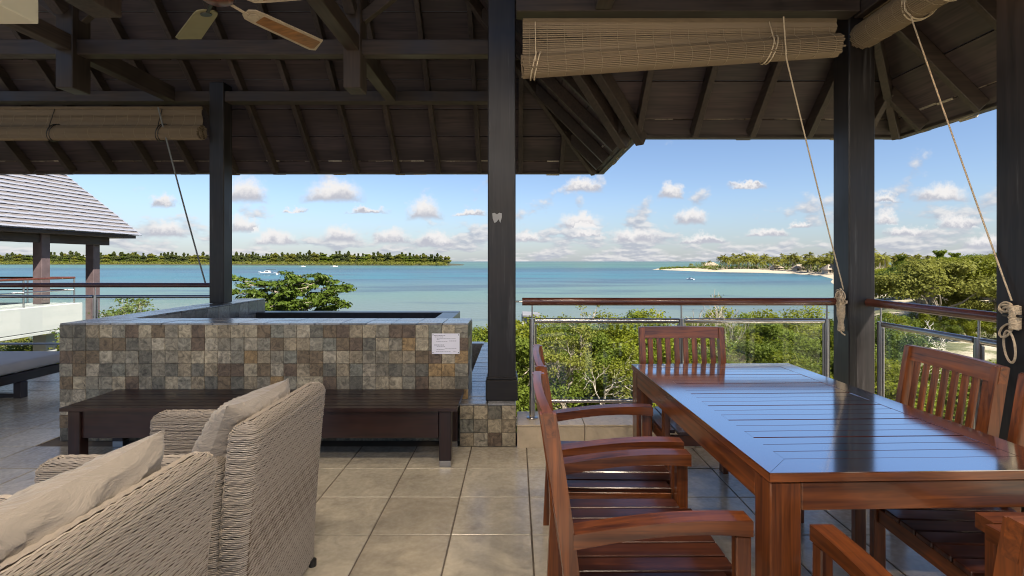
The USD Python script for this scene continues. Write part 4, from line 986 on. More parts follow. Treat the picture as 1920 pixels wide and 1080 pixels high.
cd2 = thing('blind_cord', (2.6, 2.8, 2), label='jute blind cord at the right edge with loose loops on the near post', cat='cord')
put('cord', tube(np.vstack([[(2.575, 3.36, 3.27)], [(2.580, 3.35, 3.08)], catenary((2.60, 3.33, 3.04), (2.585, 2.635, 1.215), 0.01)]), 0.0044, 6), ROPE, cd2, world=True, smooth=40)
a = np.linspace(0, 2 * PI, 33)[:-1]; lp = []
def loop(cy, cz, ry, rz, tw, dx=0.0, rad=0.0058): return tube(np.stack([2.582 - dx + 0.012 * np.cos(a + tw), cy + ry * np.cos(a) + 0.3 * rz * np.sin(a) * tw, cz + rz * np.sin(a)], 1), rad, 6, closed=True)
lp += [loop(2.655, 1.165, 0.058, 0.026, 0.2), loop(2.640, 1.160, 0.040, 0.020, 0.5, 0.008), loop(2.66, 1.180, 0.045, 0.024, -0.3, 0.004), loop(2.625, 1.15, 0.03, 0.03, 0.1, 0.012)]
lp += [loop(2.665, 1.055, 0.035, 0.035, -0.9, 0.0), loop(2.640, 0.975, 0.042, 0.082, 0.25, 0.004)]
for ph in (0, 2.1, 4.2):
    lp.append(tube(np.stack([2.580 + 0.02 * np.cos(tt * 30 + ph), 2.612 + 0.020 * np.sin(tt * 30 + ph), 1.19 - 0.12 * tt], 1)[::2], 0.006, 6))
put('rope_loops', merge(lp), ROPE, cd2, world=True, smooth=40)
put('cleat', merge([beam((2.599, 2.62, 1.14), (2.575, 2.62, 1.14), 0.03, 0.05), beam((2.572, 2.57, 1.14), (2.572, 2.67, 1.14), 0.014, 0.016)]), DARKSTEEL, cd2, world=True)

# small lit downlight above the near post, whose warm glow falls on the post
dl = thing('downlight', (2.555, 2.62, 3.06), label='small lit downlight above the near right post', cat='lamp')
put('housing', lathe([(0.0, 0.09), (0.035, 0.09), (0.038, 0.06), (0.038, 0.0), (0.032, 0.0), (0.03, 0.02), (0.0, 0.02)], 20), DARKSTEEL, dl, smooth=40)
put('lens', lathe([(0.0, 0.012), (0.028, 0.013), (0.028, 0.0165), (0.0, 0.017)], 16), LAMP, dl)
put('bracket', beam((0.02, 0, 0.075), (0.06, 0, 0.075), 0.02, 0.02), DARKSTEEL, dl)

# unseen fill downlights added under the beams to brighten the terrace (above the frame)
for i, (x, y) in enumerate([(-3.3, 1.12), (-1.9, 1.12), (-0.5, 1.12), (0.9, 1.12), (2.2, 1.12), (-3.98, 2.75), (-1.42, 2.75), (0.66, 2.75), (-3.0, -0.5), (-1.2, -0.5), (0.6, -0.5)]):
    d = thing('ceiling_downlight', (x, y, 3.20), label='round warm fill downlight added unseen under the roof beams above the seating', cat='lamp', group='added fill downlights under the roof beams')
    put('housing', lathe([(0.0, 0.12), (0.10, 0.12), (0.112, 0.11), (0.112, 0.0), (0.106, 0.0), (0.104, 0.04), (0.0, 0.041)], 24), DARKSTEEL, d, smooth=40)
    put('lens', lathe([(0.0, -0.022), (0.04, -0.018), (0.075, -0.006), (0.10, 0.012), (0.10, 0.037), (0.0, 0.037)], 24), FILL_LAMPW if y > 2 else FILL_LAMPN, d)

# ------------------------------------------------------------------ sea and land
SEAZ = -5.5
th_ = np.linspace(0, 2 * PI, 97)[:-1]; rr_ = np.array([2.0, 60, 150, 400, 1000, 3000, 9000, 30000])
sv = np.vstack([[[0, 0, 0]]] + [np.stack([r * np.cos(th_), r * np.sin(th_), np.full(96, 0.0)], 1) for r in rr_])
sf = [[0, 1 + k, 1 + (k + 1) % 96] for k in range(96)]
for i in range(len(rr_) - 1):
    for k in range(96):
        a_, b_ = 1 + i * 96 + k, 1 + i * 96 + (k + 1) % 96; sf += [[a_, a_ + 96, b_ + 96], [a_, b_ + 96, b_]]
sea = put('sea', (sv + (0, 0, SEAZ), np.array(sf)), SEA, kind='structure')

LAND = Polygon([(-400, -200), (-160, 20), (-70, 30), (-30, 33), (-4, 31), (8, 30), (18, 34), (34, 52), (66, 100), (106, 170), (125, 199), (148, 245), (155, 285), (146, 312), (129, 330), (122, 380), (116, 412), (119, 440), (150, 470),
                (300, 540), (900, 700), (900, -200)])


def ground_h(x, y):
    p = np.stack(np.broadcast_arrays(x, y), -1).reshape(-1, 2)
    import shapely
    pts = shapely.points(p); d = shapely.distance(LAND.exterior, pts) * np.where(shapely.contains(LAND, pts), 1, -1)
    far = np.clip((p[:, 1] - 40) / 60, 0, 1)
    up = np.where(d > 0, SEAZ + (2.9 * (1 - np.exp(-np.maximum(d, 0) / 7.0))) * (1 - far) + far * (1.8 * (1 - np.exp(-np.maximum(d, 0) / 14.0)) + 0.2 * np.minimum(d / 10, 1)), SEAZ + np.maximum(d * 0.15, -1.5))
    nz = (meshkit.fbm(np.column_stack([p * 0.16, np.zeros(len(p))]), 4, 3) - 0.5) * 0.7 * np.clip(d / 6, 0, 1)
    return (up + nz).reshape(np.shape(x))


def grid_land(name, xs, ys, m, label=None):
    X, Y = np.meshgrid(xs, ys, indexing='ij'); Z = ground_h(X, Y); v = np.stack([X, Y, Z], -1).reshape(-1, 3)
    I, J = np.meshgrid(np.arange(len(xs) - 1), np.arange(len(ys) - 1), indexing='ij'); a = I * len(ys) + J
    q = np.stack([a, a + len(ys), a + len(ys) + 1, a + 1], -1).reshape(-1, 4)
    keep = (v[:, 2][q] > SEAZ - 0.9).any(1); q = q[keep]
    return put(name, (v, np.vstack([q[:, [0, 1, 2]], q[:, [0, 2, 3]]])), m, kind='structure', smooth=True)


grid_land('garden_ground', np.concatenate([np.arange(-120, -30, 4), np.arange(-30, 50, 0.8), np.arange(50, 90.1, 2)]), np.concatenate([np.arange(-40, 4, 4), np.arange(4, 44, 0.8), np.arange(44, 90, 2)]), GROUND)
grid_land('beach', np.arange(60, 420, 2.5), np.arange(86, 560, 3.0), SAND)
G = lambda x, y: float(ground_h(np.array([x]), np.array([y]))[0])

# island on the left: a low wooded shore
ISLE = Polygon([(-104, 824), (-140, 815), (-230, 835), (-330, 850), (-420, 870), (-600, 925), (-850, 1000), (-1120, 1085), (-1900, 1250), (-1900, 1700), (-110, 1100), (-90, 860)])
import shapely
xs, ys = np.arange(-1800, -60, 14.0), np.arange(790, 1400, 9.0)
X, Y = np.meshgrid(xs, ys, indexing='ij'); pts = shapely.points(np.stack([X, Y], -1).reshape(-1, 2))
dI = (shapely.distance(ISLE.exterior, pts) * np.where(shapely.contains(ISLE, pts), 1, -1)).reshape(X.shape)
Z = SEAZ + np.where(dI > 0, np.minimum(dI * 0.12, 2.0), np.maximum(dI * 0.1, -1.2))
I, J = np.meshgrid(np.arange(len(xs) - 1), np.arange(len(ys) - 1), indexing='ij'); a_ = I * len(ys) + J; q = np.stack([a_, a_ + len(ys), a_ + len(ys) + 1, a_ + 1], -1).reshape(-1, 4)
put('island', (np.stack([X, Y, Z], -1).reshape(-1, 3), np.vstack([q[:, [0, 1, 2]], q[:, [0, 2, 3]]])), ISLESOIL, kind='structure', smooth=True)

# ------------------------------------------------------------------ leaves and plants
def leaf_cards(C, size, r, up=0.55, aspect=0.55, out=None, jitter=0.35):
    """diamond leaves at the points C: two triangles each, one island each"""
    n = len(C); nrm = r.normal(size=(n, 3)); nrm /= np.linalg.norm(nrm, axis=1, keepdims=True)
    nrm = nrm * (1 - up) + np.array([0, 0, up])
    if out is not None: nrm = nrm + out * 0.5
    nrm /= np.linalg.norm(nrm, axis=1, keepdims=True)
    t = np.cross(nrm, r.normal(size=(n, 3))); t /= np.maximum(np.linalg.norm(t, axis=1, keepdims=True), 1e-9); b = np.cross(nrm, t)
    s = size * (1 + jitter * r.uniform(-1, 1, n))[:, None]
    w = s * aspect
    v = np.stack([C - t * s * 0.5, C + b * w * 0.5 + nrm * s * 0.08, C + t * s * 0.5, C - b * w * 0.5 + nrm * s * 0.08], 1).reshape(-1, 3)
    i = np.arange(n)[:, None] * 4
    return v, np.vstack([i + [0, 2, 1], i + [0, 3, 2]])


def clumps(cs, rad, per, r, flat=0.7, shell=0.45):
    """points in ellipsoidal clumps round the centres cs, denser at their surface; returns points and outward directions"""
    P, O = [], []
    for c, q in zip(cs, np.broadcast_to(rad, (len(cs),))):
        d = r.normal(size=(per, 3)); d /= np.linalg.norm(d, axis=1, keepdims=True)
        k = (shell + (1 - shell) * r.uniform(0, 1, (per, 1)) ** 0.5) * q * (1 + 0.25 * r.normal(size=(per, 1)))
        P.append(np.asarray(c) + d * k * np.array([1, 1, flat])); O.append(d)
    return np.vstack(P), np.vstack(O)


def wiggle(p, q, r, amp, n=7):
    p, q = np.array(p, float), np.array(q, float); t = np.linspace(0, 1, n)[:, None]
    w = np.cumsum(r.normal(size=(n, 3)), 0); w -= w[0] + (w[-1] - w[0]) * t
    return p * (1 - t) + q * t + w * amp * np.linalg.norm(q - p) / n ** 0.5


def shrub_mesh(seed, w, h, leaf, n_cl, per, flat=0.7, stems=7, spread=0.28):
    r = np.random.default_rng(seed); cs, rads, br = [], [], []
    for k in range(n_cl):
        a, rad = r.uniform(0, 2 * PI), w * math.sqrt(r.uniform(0.0, 1)); z = h * (0.22 + 0.70 * r.uniform(0, 1) ** 0.8 * math.sqrt(max(0.05, 1 - (rad / (w * 1.15)) ** 2)))
        cs.append((rad * math.cos(a), rad * math.sin(a), z)); rads.append(spread * w * r.uniform(0.5, 1.15))
    P, O = clumps(cs, rads, per, r, flat)
    P[:, 2] = np.maximum(P[:, 2], 0.05)
    for k in r.choice(n_cl, stems, replace=False):
        s = wiggle((r.uniform(-.15, .15) * w, r.uniform(-.15, .15) * w, -0.1), np.array(cs[k]) * (0.9, 0.9, 0.95), r, 0.10, 8)
        br.append(tube(s, np.linspace(0.035, 0.008, 8) * h / 2.2, 6))
        for q in range(3):
            e = s[r.integers(3, 7)]; br.append(tube(wiggle(e, e + r.normal(size=3) * (0.22 * w, 0.22 * w, 0.16 * h) + (0, 0, 0.15 * h), r, 0.12, 5), np.linspace(0.012, 0.004, 5) * h / 2.2, 4))
    return leaf_cards(P, leaf, r, 0.35, 0.6, O), merge(br)


def plant(name, loc, rotz, leafm, stemm, lm, label, cat, group=None, part='foliage', sname='stem'):
    p = thing(name, loc, rotz, label=label, cat=cat, group=group)
    put(part, leafm, lm, p, kind='stuff'); put(sname, stemm, BARK, p, smooth=40)
    return p


rv = np.random.default_rng(21)
ray = lambda px, y: (px - 966) * y / 949            # plan position along a sight line
HG = 'green shrubs in the bank of bushes beyond the front railing'
protos = []
specs = [(31, 1.5, 2.3, 0.085, 26, 420, LEAF_LIME), (32, 1.6, 2.5, 0.075, 30, 420, LEAF_MID), (33, 1.35, 2.1, 0.080, 24, 420, LEAF_MID), (34, 1.7, 2.4, 0.070, 30, 420, LEAF_OLIVE), (35, 1.4, 2.2, 0.080, 26, 420, LEAF_DARK)]
kinds = ['bushy yellow green shrub in the bank of bushes beyond the railing', 'mid green shrub in the bank of bushes beyond the railing', 'small mid green shrub low in the bank of bushes beyond the railing',
         'thin olive shrub in the bank of bushes beyond the railing', 'dark green shrub in the bank of bushes beyond the railing']
firstloc = []
spots = []
for px in np.arange(880, 1600, 46):                   # front row
    y = 14.6 + rv.uniform(-0.6, 1.0); spots.append((ray(px + rv.uniform(-14, 14), y), y, rv.uniform(0.80, 1.05)))
for px in np.arange(890, 1640, 48):                   # middle
    y = 17.6 + rv.uniform(-0.8, 1.0); spots.append((ray(px + rv.uniform(-16, 16), y), y, rv.uniform(0.95, 1.18)))
for px in np.arange(885, 1660, 52):                   # rear
    y = 21.5 + rv.uniform(-1.0, 1.4); spots.append((ray(px + rv.uniform(-18, 18), y), y, rv.uniform(1.0, 1.3)))
for px in np.arange(1000, 1700, 50):
    y = 25.5 + rv.uniform(-1, 1.5); spots.append((ray(px + rv.uniform(-18, 18), y), y, rv.uniform(1.0, 1.3)))
TOPPY = np.array([(880, 606), (985, 598), (1012, 584), (1050, 574), (1110, 562), (1160, 566), (1200, 580), (1250, 574), (1300, 572), (1350, 574), (1400, 572), (1450, 574), (1500, 562), (1545, 548), (1600, 545), (1700, 540)], float)
order = rv.choice(5, len(spots), p=[0.38, 0.34, 0.12, 0.06, 0.10]); first = {}
for (x, y, s), k in zip(spots, order):
    if y < 16.4 and 985 < 966 + 949 * x / y < 1128: continue                                     # the gnarled trunk stands free here
    z = G(x, y) - 0.1; px = 966 + 949 * x / y
    lim = CAM_H + (490 - np.interp(px, TOPPY[:, 0], TOPPY[:, 1]) + rv.uniform(-14, 6)) * y / 949     # crown tops follow the skyline of the bank
    hgt = specs[k][2]; s2 = min(s, max(0.45, (lim - z) / (hgt * 0.95)))
    if k not in first:
        sd, w, h, lf, ncl, per, lm = specs[k]
        A, B = shrub_mesh(sd, w, h, lf, ncl, per)
        first[k] = plant('shrub', (x, y, z), rv.uniform(0, 360), A, B, lm, kinds[k], 'shrub', HG + f', {["yellow green", "mid green", "small mid green", "olive", "dark green"][k]} ones')
    else:
        copy(first[k], (x, y, z), rv.uniform(0, 360), (s2 * rv.uniform(0.95, 1.2), s2 * rv.uniform(0.95, 1.2), s2), kinds[k], 'shrub', HG + f', {["yellow green", "mid green", "small mid green", "olive", "dark green"][k]} ones')

# bright bushes right of the corner post, below the right railing
for i, (px, y, s) in enumerate([(1655, 9.5, 0.72), (1725, 10.5, 0.80), (1780, 12.5, 0.78), (1690, 12.5, 0.85), (1640, 11.8, 0.72), (1850, 15.0, 0.6)]):
    x = ray(px, y); copy(first[0], (x, y, G(x, y) - 0.1), 60 * i + 20, (s * 1.25, s * 1.25, s * 0.95), 'sunlit yellow green bush below the right railing', 'shrub', 'sunlit bushes below the right railing')
for i, (px, y, s) in enumerate([(1640, 24, 1.0), (1690, 27, 0.55), (1770, 31, 0.7), (1815, 31, 0.75), (1850, 32, 0.7), (1900, 30, 0.9), (1670, 30, 1.1), (1740, 34, 0.9)]):
    x = ray(px, y); copy(first[0 if i % 2 else 2], (x, y, G(x, y) - 0.1), 50 * i, s, 'low bush at the edge of the sandy clearing on the right', 'shrub', 'low bushes at the edge of the sandy clearing')

# bare and half dry trees
def dry_tree(seed, h, spread, trunk=0.07, levels=3, kids=4):
    r = np.random.default_rng(seed); out, tips = [], []
    def grow(p, d, L_, rad, lev):
        q = p + d * L_; s = wiggle(p, q, r, 0.10, 7); out.append(tube(s, np.linspace(rad, rad * 0.55, 7), 6 if lev < 2 else 4))
        if lev == levels: tips.append(q); return
        for k in range(kids):
            e = s[r.integers(3, 7)] if k else s[-1]
            nd = d * 0.75 + r.normal(size=3) * spread + (0, 0, 0.25); nd /= np.linalg.norm(nd); grow(e, nd, L_ * r.uniform(0.55, 0.8), rad * 0.55, lev + 1)
    grow(np.array([0, 0, -0.1]), np.array([r.uniform(-.1, .1), r.uniform(-.1, .1), 1.0]), h * 0.40, trunk, 0)
    return merge(out), np.array(tips)


for i, (px, y, h, sd, lab) in enumerate([(1062, 13.4, 2.5, 3, 'gnarled tree with a pale leaning trunk just behind the railing'), (1128, 13.9, 2.4, 9, 'half dry bush of pale curved branches behind the railing'), (1410, 14.0, 1.9, 14, 'pale forked branches low in the bushes, right of the middle of the railing')]):
    m, tips = dry_tree(sd, h, 0.55 if i else 0.45, 0.10 if i == 0 else 0.045, 3, 4); x = ray(px, y)
    p = thing('dry_tree', (x, y, G(x, y)), 30 * i, label=lab, cat='tree')
    put('trunk', m, DRYBARK if i else BARK, p, smooth=40)
    r = np.random.default_rng(sd); P, O = clumps(tips, 0.20, 55 if i == 0 else 18, r, 0.6); put('crown', leaf_cards(P, 0.07, r, 0.4, 0.6), LEAF_OLIVE, p, kind='stuff')
for i, (px, y, h, sd) in enumerate([(1098, 19.0, 3.5, 41), (1225, 18.5, 3.3, 42), (1290, 18.0, 3.7, 43), (1330, 18.6, 3.6, 44), (1352, 17.6, 3.8, 45), (1385, 18.5, 3.4, 46)]):
    m, tips = dry_tree(sd, h, 0.28, 0.035, 2, 4); x = ray(px, y)
    p = thing('bare_sapling', (x, y, G(x, y)), 40 * i, label=['tall bare sapling left of the far chair', 'bare twiggy sapling above the handrail, directly over the far chair back', 'bare sapling with long thin twigs against the sea', 'bare sapling with a dark leafy tuft against the sea', 'tallest bare sapling rising against the sea', 'small bare sapling right of the tallest one'][i], cat='sapling')
    put('twigs', m, DRYBARK, p)
    r = np.random.default_rng(sd)
    if i in (0, 3): P, O = clumps(tips[::3], 0.22, 40, r, 0.4); put('leaf_tuft', leaf_cards(P, 0.08, r, 0.4, 0.5), LEAF_OLIVE, p, kind='stuff')
m, tips = dry_tree(77, 2.6, 0.6, 0.06, 3, 5)
x, y = ray(1712, 26), 26.0
p = thing('dead_tree', (x, y, G(x, y)), 0, label='fallen white dead branches beyond the right railing', cat='dead tree'); put('branches', rot(m, 0.8, 'y'), plain('bleached_wood', (0.55, 0.50, 0.42), 0.8), p)


# tiered tree behind the tub
def tiered_tree(seed, h, tiers, leaf, per, lm, loc, label, name='tiered_tree'):
    r = np.random.default_rng(seed); br, P, O = [], [], []
    tr = wiggle((0, 0, -0.2), (0, 0, h * 0.93), r, 0.03, 9); br.append(tube(tr, np.linspace(0.07, 0.02, 9), 8))
    for z, L_, a, droop in tiers:
        p0 = np.array([0, 0, z - 0.25]); q = np.array([L_ * math.cos(a), L_ * math.sin(a), z + droop]); s = wiggle(p0, q, r, 0.05, 8); br.append(tube(s, np.linspace(0.03, 0.008, 8), 6))
        for k in range(3, 8):
            for _ in range(3):
                e = s[k] + r.normal(size=3) * (0.14, 0.14, 0.03) * (1 + L_ * 0.3); br.append(tube([s[k], e], [0.008, 0.004], 4)); c, o = clumps([e + (0, 0, 0.03)], 0.125, per, r, 0.27); P.append(c); O.append(o)
    t = thing(name, loc, 0, label=label, cat='tree'); put('crown', leaf_cards(np.vstack(P), leaf, r, 0.5, 0.5, np.vstack(O)), lm, t, kind='stuff'); put('trunk', merge(br), BARK, t, smooth=40)
    return t


yT = 9.4; xT = ray(548, yT); gz = G(xT, yT); zt = lambda py: CAM_H + (490 - py) * yT / 949 - gz
tiered_tree(5, zt(518), [(zt(533), 0.98, PI - 0.15, 0.04), (zt(531), 0.55, 0.3, 0.1), (zt(524), 0.3, 2.0, 0.08), (zt(549), 0.85, PI + 0.3, 0.0), (zt(556), 1.02, -0.1, 0.14), (zt(552), 0.8, 0.5, 0.10), (zt(560), 0.7, PI - 0.5, 0), (zt(566), 0.9, -0.5, 0.05), (zt(572), 0.9, 2.6, 0), (zt(576), 0.8, 0.2, 0.0), (zt(545), 0.6, 1.6, 0.0), (zt(540), 0.5, -1.5, 0.03), (zt(565), 0.6, -1.6, 0.0)],
            0.078, 54, LEAF_TIER, (xT, yT, gz), 'spreading tree with tiers of glossy lime green leaves behind the tub')

# shrubs behind the far left railing
for i, (px, y, s, k, lab) in enumerate([(190, 13.5, 1.05, 3, 'olive shrub right of the white balcony'), (235, 12.0, 1.12, 4, 'dark shrub behind the far left railing post'), (285, 13.0, 0.98, 3, 'olive shrub in the middle behind the far left railing'),
                                        (330, 11.5, 0.95, 1, 'mid green shrub behind the far left railing, left of the blind cord'), (372, 13.0, 0.92, 4, 'dark shrub beside the post on the tub'), (215, 16.0, 1.2, 1, 'mid green shrub farther back behind the left railing'), (300, 16.5, 1.1, 4, 'dark shrub farther back behind the left railing'),
                                        (100, 19.0, 0.9, 1, 'green shrub below the white balcony'), (20, 20.0, 0.9, 3, 'olive shrub below the white balcony at the left edge'), (-60, 19.0, 0.9, 4, 'dark shrub left of the frame')]):
    x = ray(px, y); copy(first[k], (x, y, G(x, y) - 0.1), 70 * i, s, lab, 'shrub', None)
m, tips = dry_tree(91, 3.4, 0.4, 0.05, 3, 4); y = 12.6; x = ray(215, y)
p = thing('tall_bush_tree', (x, y, G(x, y)), 10, label='small tree with a few leafy twigs above the far left railing', cat='tree'); put('trunk', m, BARK, p)
r = np.random.default_rng(91); P, O = clumps(tips, 0.20, 26, r, 0.5); put('crown', leaf_cards(P, 0.09, r, 0.4, 0.5), LEAF_DARK, p, kind='stuff')


# palms
def frond_mesh(r, L_, az, el, droop, nleaf=24, lw=0.05):
    t = np.linspace(0, 1, 14); d = np.array([math.cos(az), math.sin(az)])
    hx = L_ * np.sin(np.clip(t * 1.25, 0, 1.5)) / math.sin(1.25) * math.cos(el); hz = L_ * t * math.sin(el) - droop * L_ * t ** 2
    sp = np.column_stack([d[0] * hx, d[1] * hx, hz]); parts = [tube(sp, np.linspace(0.03, 0.006, 14) * L_ / 2.5, 4)]
    side = np.array([-d[1], d[0], 0]); V, F, n = [], [], 0
    for k in range(nleaf):
        u = 0.12 + 0.86 * k / nleaf; c = np.array([np.interp(u, t, sp[:, i]) for i in range(3)]); tg = np.array([np.interp(min(u + .05, 1), t, sp[:, i]) for i in range(3)]) - c; tg /= max(np.linalg.norm(tg), 1e-6)
        ll = L_ * 0.30 * math.sin(PI * (0.12 + 0.8 * u)) ** 0.6
        for s in (-1, 1):
            tip = c + side * s * ll * 0.8 + tg * ll * 0.45 - np.array([0, 0, ll * r.uniform(0.25, 0.6)]); w = tg * lw * L_ * 0.5
            V += [c - w * 0.5, c + w * 0.5, tip]; F.append([n, n + 1, n + 2]); n += 3
    parts.append((np.array(V), np.array(F))); return merge(parts)


def palm(seed, h, L_, nf, loc, label, group=None, trunk_r=0.14, lm=None, nleaf=20, lw=0.05):
    r = np.random.default_rng(seed); top = np.array([r.uniform(-.12, .12) * h, r.uniform(-.12, .12) * h, h])
    t = thing('palm_tree', loc, 0, label=label, cat='palm', group=group)
    tr = wiggle((0, 0, -0.3), top, r, 0.04, 9); put('trunk', tube(tr, np.linspace(trunk_r * 1.2, trunk_r * 0.8, 9), 8), BARK, t, smooth=40)
    fr = [move(frond_mesh(r, L_ * r.uniform(0.85, 1.1), k * 2.399 + r.uniform(-.2, .2), r.uniform(-0.35, 1.1), r.uniform(0.35, 0.75), nleaf, lw), top) for k in range(nf)]
    put('fronds', merge(fr), lm or FROND, t, kind='stuff'); return t


y = 10.2; x = ray(345, y)
palm(8, 2.9, 0.75, 12, (x, y, G(x, y)), 'young palm behind the far left railing, near the tub', None, 0.05)

PG = 'coconut palms along the beach of the headland'
pp = [palm(50 + k, [7.6, 8.6, 5.6][k], [4.0, 3.8, 4.0][k], 26, (0, 0, 0), 'coconut palm in the row along the far beach', PG, 0.20, None, 14, 0.11) for k in range(3)]
spotsP = []
rp = np.random.default_rng(12)
for px in np.concatenate([np.arange(1352, 1640, 3.1), [1318, 1330, 1298]]):
    pxx = px + rp.uniform(-3, 3); yb = np.interp(pxx, [1298, 1352, 1480, 1560, 1640], [405, 340, 300, 235, 215]); y = yb + rp.uniform(8, 45) if px > 1340 else yb + 8
    spotsP.append((ray(pxx, y), y, rp.uniform(0.72, 1.12) * (1.0 if px > 1340 else 0.6)))
for px in np.arange(1640, 1770, 6):
    y = rp.uniform(150, 205); spotsP.append((ray(px, y), y, rp.uniform(0.62, 0.86)))
for i, (x, y, s) in enumerate(spotsP):
    z = max(G(x, y), SEAZ + 0.5)
    if i < 3:
        xf = UsdGeom.Xformable(stage.GetPrimAtPath(pp[i])); xf.GetOrderedXformOps()[0].Set(Gf.Vec3d(x, y, z))
    else: copy(pp[i % 3], (x, y, z), rp.uniform(0, 360), s, 'coconut palm in the row along the far beach', 'palm', PG)


# umbrella shaped trees of the wood on the right
def canopy_tree(seed, h, w, ncl, per, leaf, lm, loc, label, group, flat=0.42, base=0.50):
    r = np.random.default_rng(seed); cs, rd, br = [], [], []
    for k in range(ncl):
        a, q = r.uniform(0, 2 * PI), w * math.sqrt(r.uniform(0, 1)); z = h * (base + (1 - base) * (0.25 + 0.7 * r.uniform(0, 1) ** 0.7) * math.sqrt(max(0.04, 1 - (q / w / 1.1) ** 2)))
        cs.append((q * math.cos(a), q * math.sin(a), z)); rd.append(w * r.uniform(0.17, 0.34))
    P, O = clumps(cs, rd, per, r, flat)
    t = thing('canopy_tree', loc, 0, label=label, cat='tree', group=group)
    put('crown', leaf_cards(P, leaf, r, 0.5, 0.6, O), lm, t, kind='stuff')
    fork = np.array([r.uniform(-.1, .1) * w, r.uniform(-.1, .1) * w, h * 0.32]); br.append(tube(wiggle((0, 0, -0.3), fork, r, 0.04, 6), np.linspace(0.20, 0.13, 6) * h / 6, 8))
    for k in r.choice(ncl, 8, replace=False): br.append(tube(wiggle(fork, np.array(cs[k]) - (0, 0, 0.15), r, 0.08, 7), np.linspace(0.09, 0.02, 7) * h / 6, 6))
    put('trunk', merge(br), BARK, t, smooth=40); return t


CG = 'spreading trees in the wood on the right'
ct_l = ['lime green spreading tree in the wood on the right', 'mid green spreading tree in the wood on the right', 'dark green spreading tree in the wood on the right', 'olive spreading tree in the wood on the right']
cts = [canopy_tree(60 + k, 5.2, 3.6, 46, 330, 0.20, [LEAF_LIME, LEAF_MID, LEAF_DARK, LEAF_OLIVE][k], (0, 0, 0), ct_l[k], CG + ', ' + ['lime', 'mid green', 'dark', 'olive'][k] + ' ones') for k in range(4)]
spotsC = []
rc = np.random.default_rng(4)
for y0, step in ((36, 50), (43, 46), (52, 42), (63, 38), (78, 36), (98, 34), (122, 34)):
    for px in np.arange(1600 if y0 < 80 else 1625, 2080, step):
        pxx, y = px + rc.uniform(-15, 15), y0 + rc.uniform(-3.5, 3.5); spotsC.append((ray(pxx, y), y))
SKY = np.array([(1500, 505), (1600, 498), (1640, 490), (1700, 487), (1760, 483), (1800, 478), (1865, 470), (2100, 462)], float)
usedC = [False] * 4
for i, (x, y) in enumerate(spotsC):
    z = max(G(x, y), SEAZ + 0.3) - 0.1; px = 966 + 949 * x / y
    if not LAND.contains(Point(x, y).buffer(2.0)) or px < (1715 if y < 48 else 1690 if y < 70 else 1665): continue
    top = CAM_H + (490 - np.interp(px, SKY[:, 0], SKY[:, 1]) - rc.uniform(0, 14)) * y / 949
    s = np.clip((top - z) / 5.3, 0.55, 1.9) if y > 60 else np.clip((top - z) / 5.3 * rc.uniform(0.55, 0.9), 0.5, 1.0); k = int(rc.choice(4, p=[0.33, 0.35, 0.2, 0.12]))
    sx = s * rc.uniform(0.85, 1.15)
    if not usedC[k]:
        usedC[k] = True; UsdGeom.Xformable(stage.GetPrimAtPath(cts[k])).GetOrderedXformOps()[0].Set(Gf.Vec3d(x, y, z))
    else: copy(cts[k], (x, y, z), rc.uniform(0, 360), (sx, sx, s), ct_l[k], 'tree', CG + ', ' + ['lime', 'mid green', 'dark', 'olive'][k] + ' ones')
m, tips = dry_tree(123, 5.0, 0.5, 0.10, 4, 4); y = 35.0; x = ray(1712, y)
p = thing('grey_leafless_tree', (x, y, G(x, y)), 0, label='grey leafless tree in the wood above the right railing', cat='tree'); put('branches', m, plain('grey_bark', (0.26, 0.22, 0.20), 0.9), p)


# casuarinas of the island and of the headland
def feather_tree(seed, h, w, n, leaf, lm, loc, label, group, cone=0.8):
    r = np.random.default_rng(seed); t = thing('casuarina_tree', loc, 0, label=label, cat='tree', group=group)
    z = h * (0.14 + 0.86 * r.uniform(0, 1, n) ** 0.85); q = w * (1 - ((z / h - 0.35).clip(0) / 0.65) ** 1.2 * cone) * (0.35 + 0.65 * np.sqrt(r.uniform(0, 1, n))) * (0.65 + 0.35 * np.sin(z / h * 17 + r.uniform(0, 6)))
    a = r.uniform(0, 2 * PI, n) ; P = np.column_stack([q * np.cos(a), q * np.sin(a), z + 0.25 * q])
    put('crown', leaf_cards(P, leaf, r, 0.2, 0.42), lm, t, kind='stuff'); put('trunk', tube(wiggle((0, 0, -0.5), (0, 0, h * 0.97), r, 0.015, 6), np.linspace(0.25, 0.04, 6) * h / 14, 6), BARK, t); return t


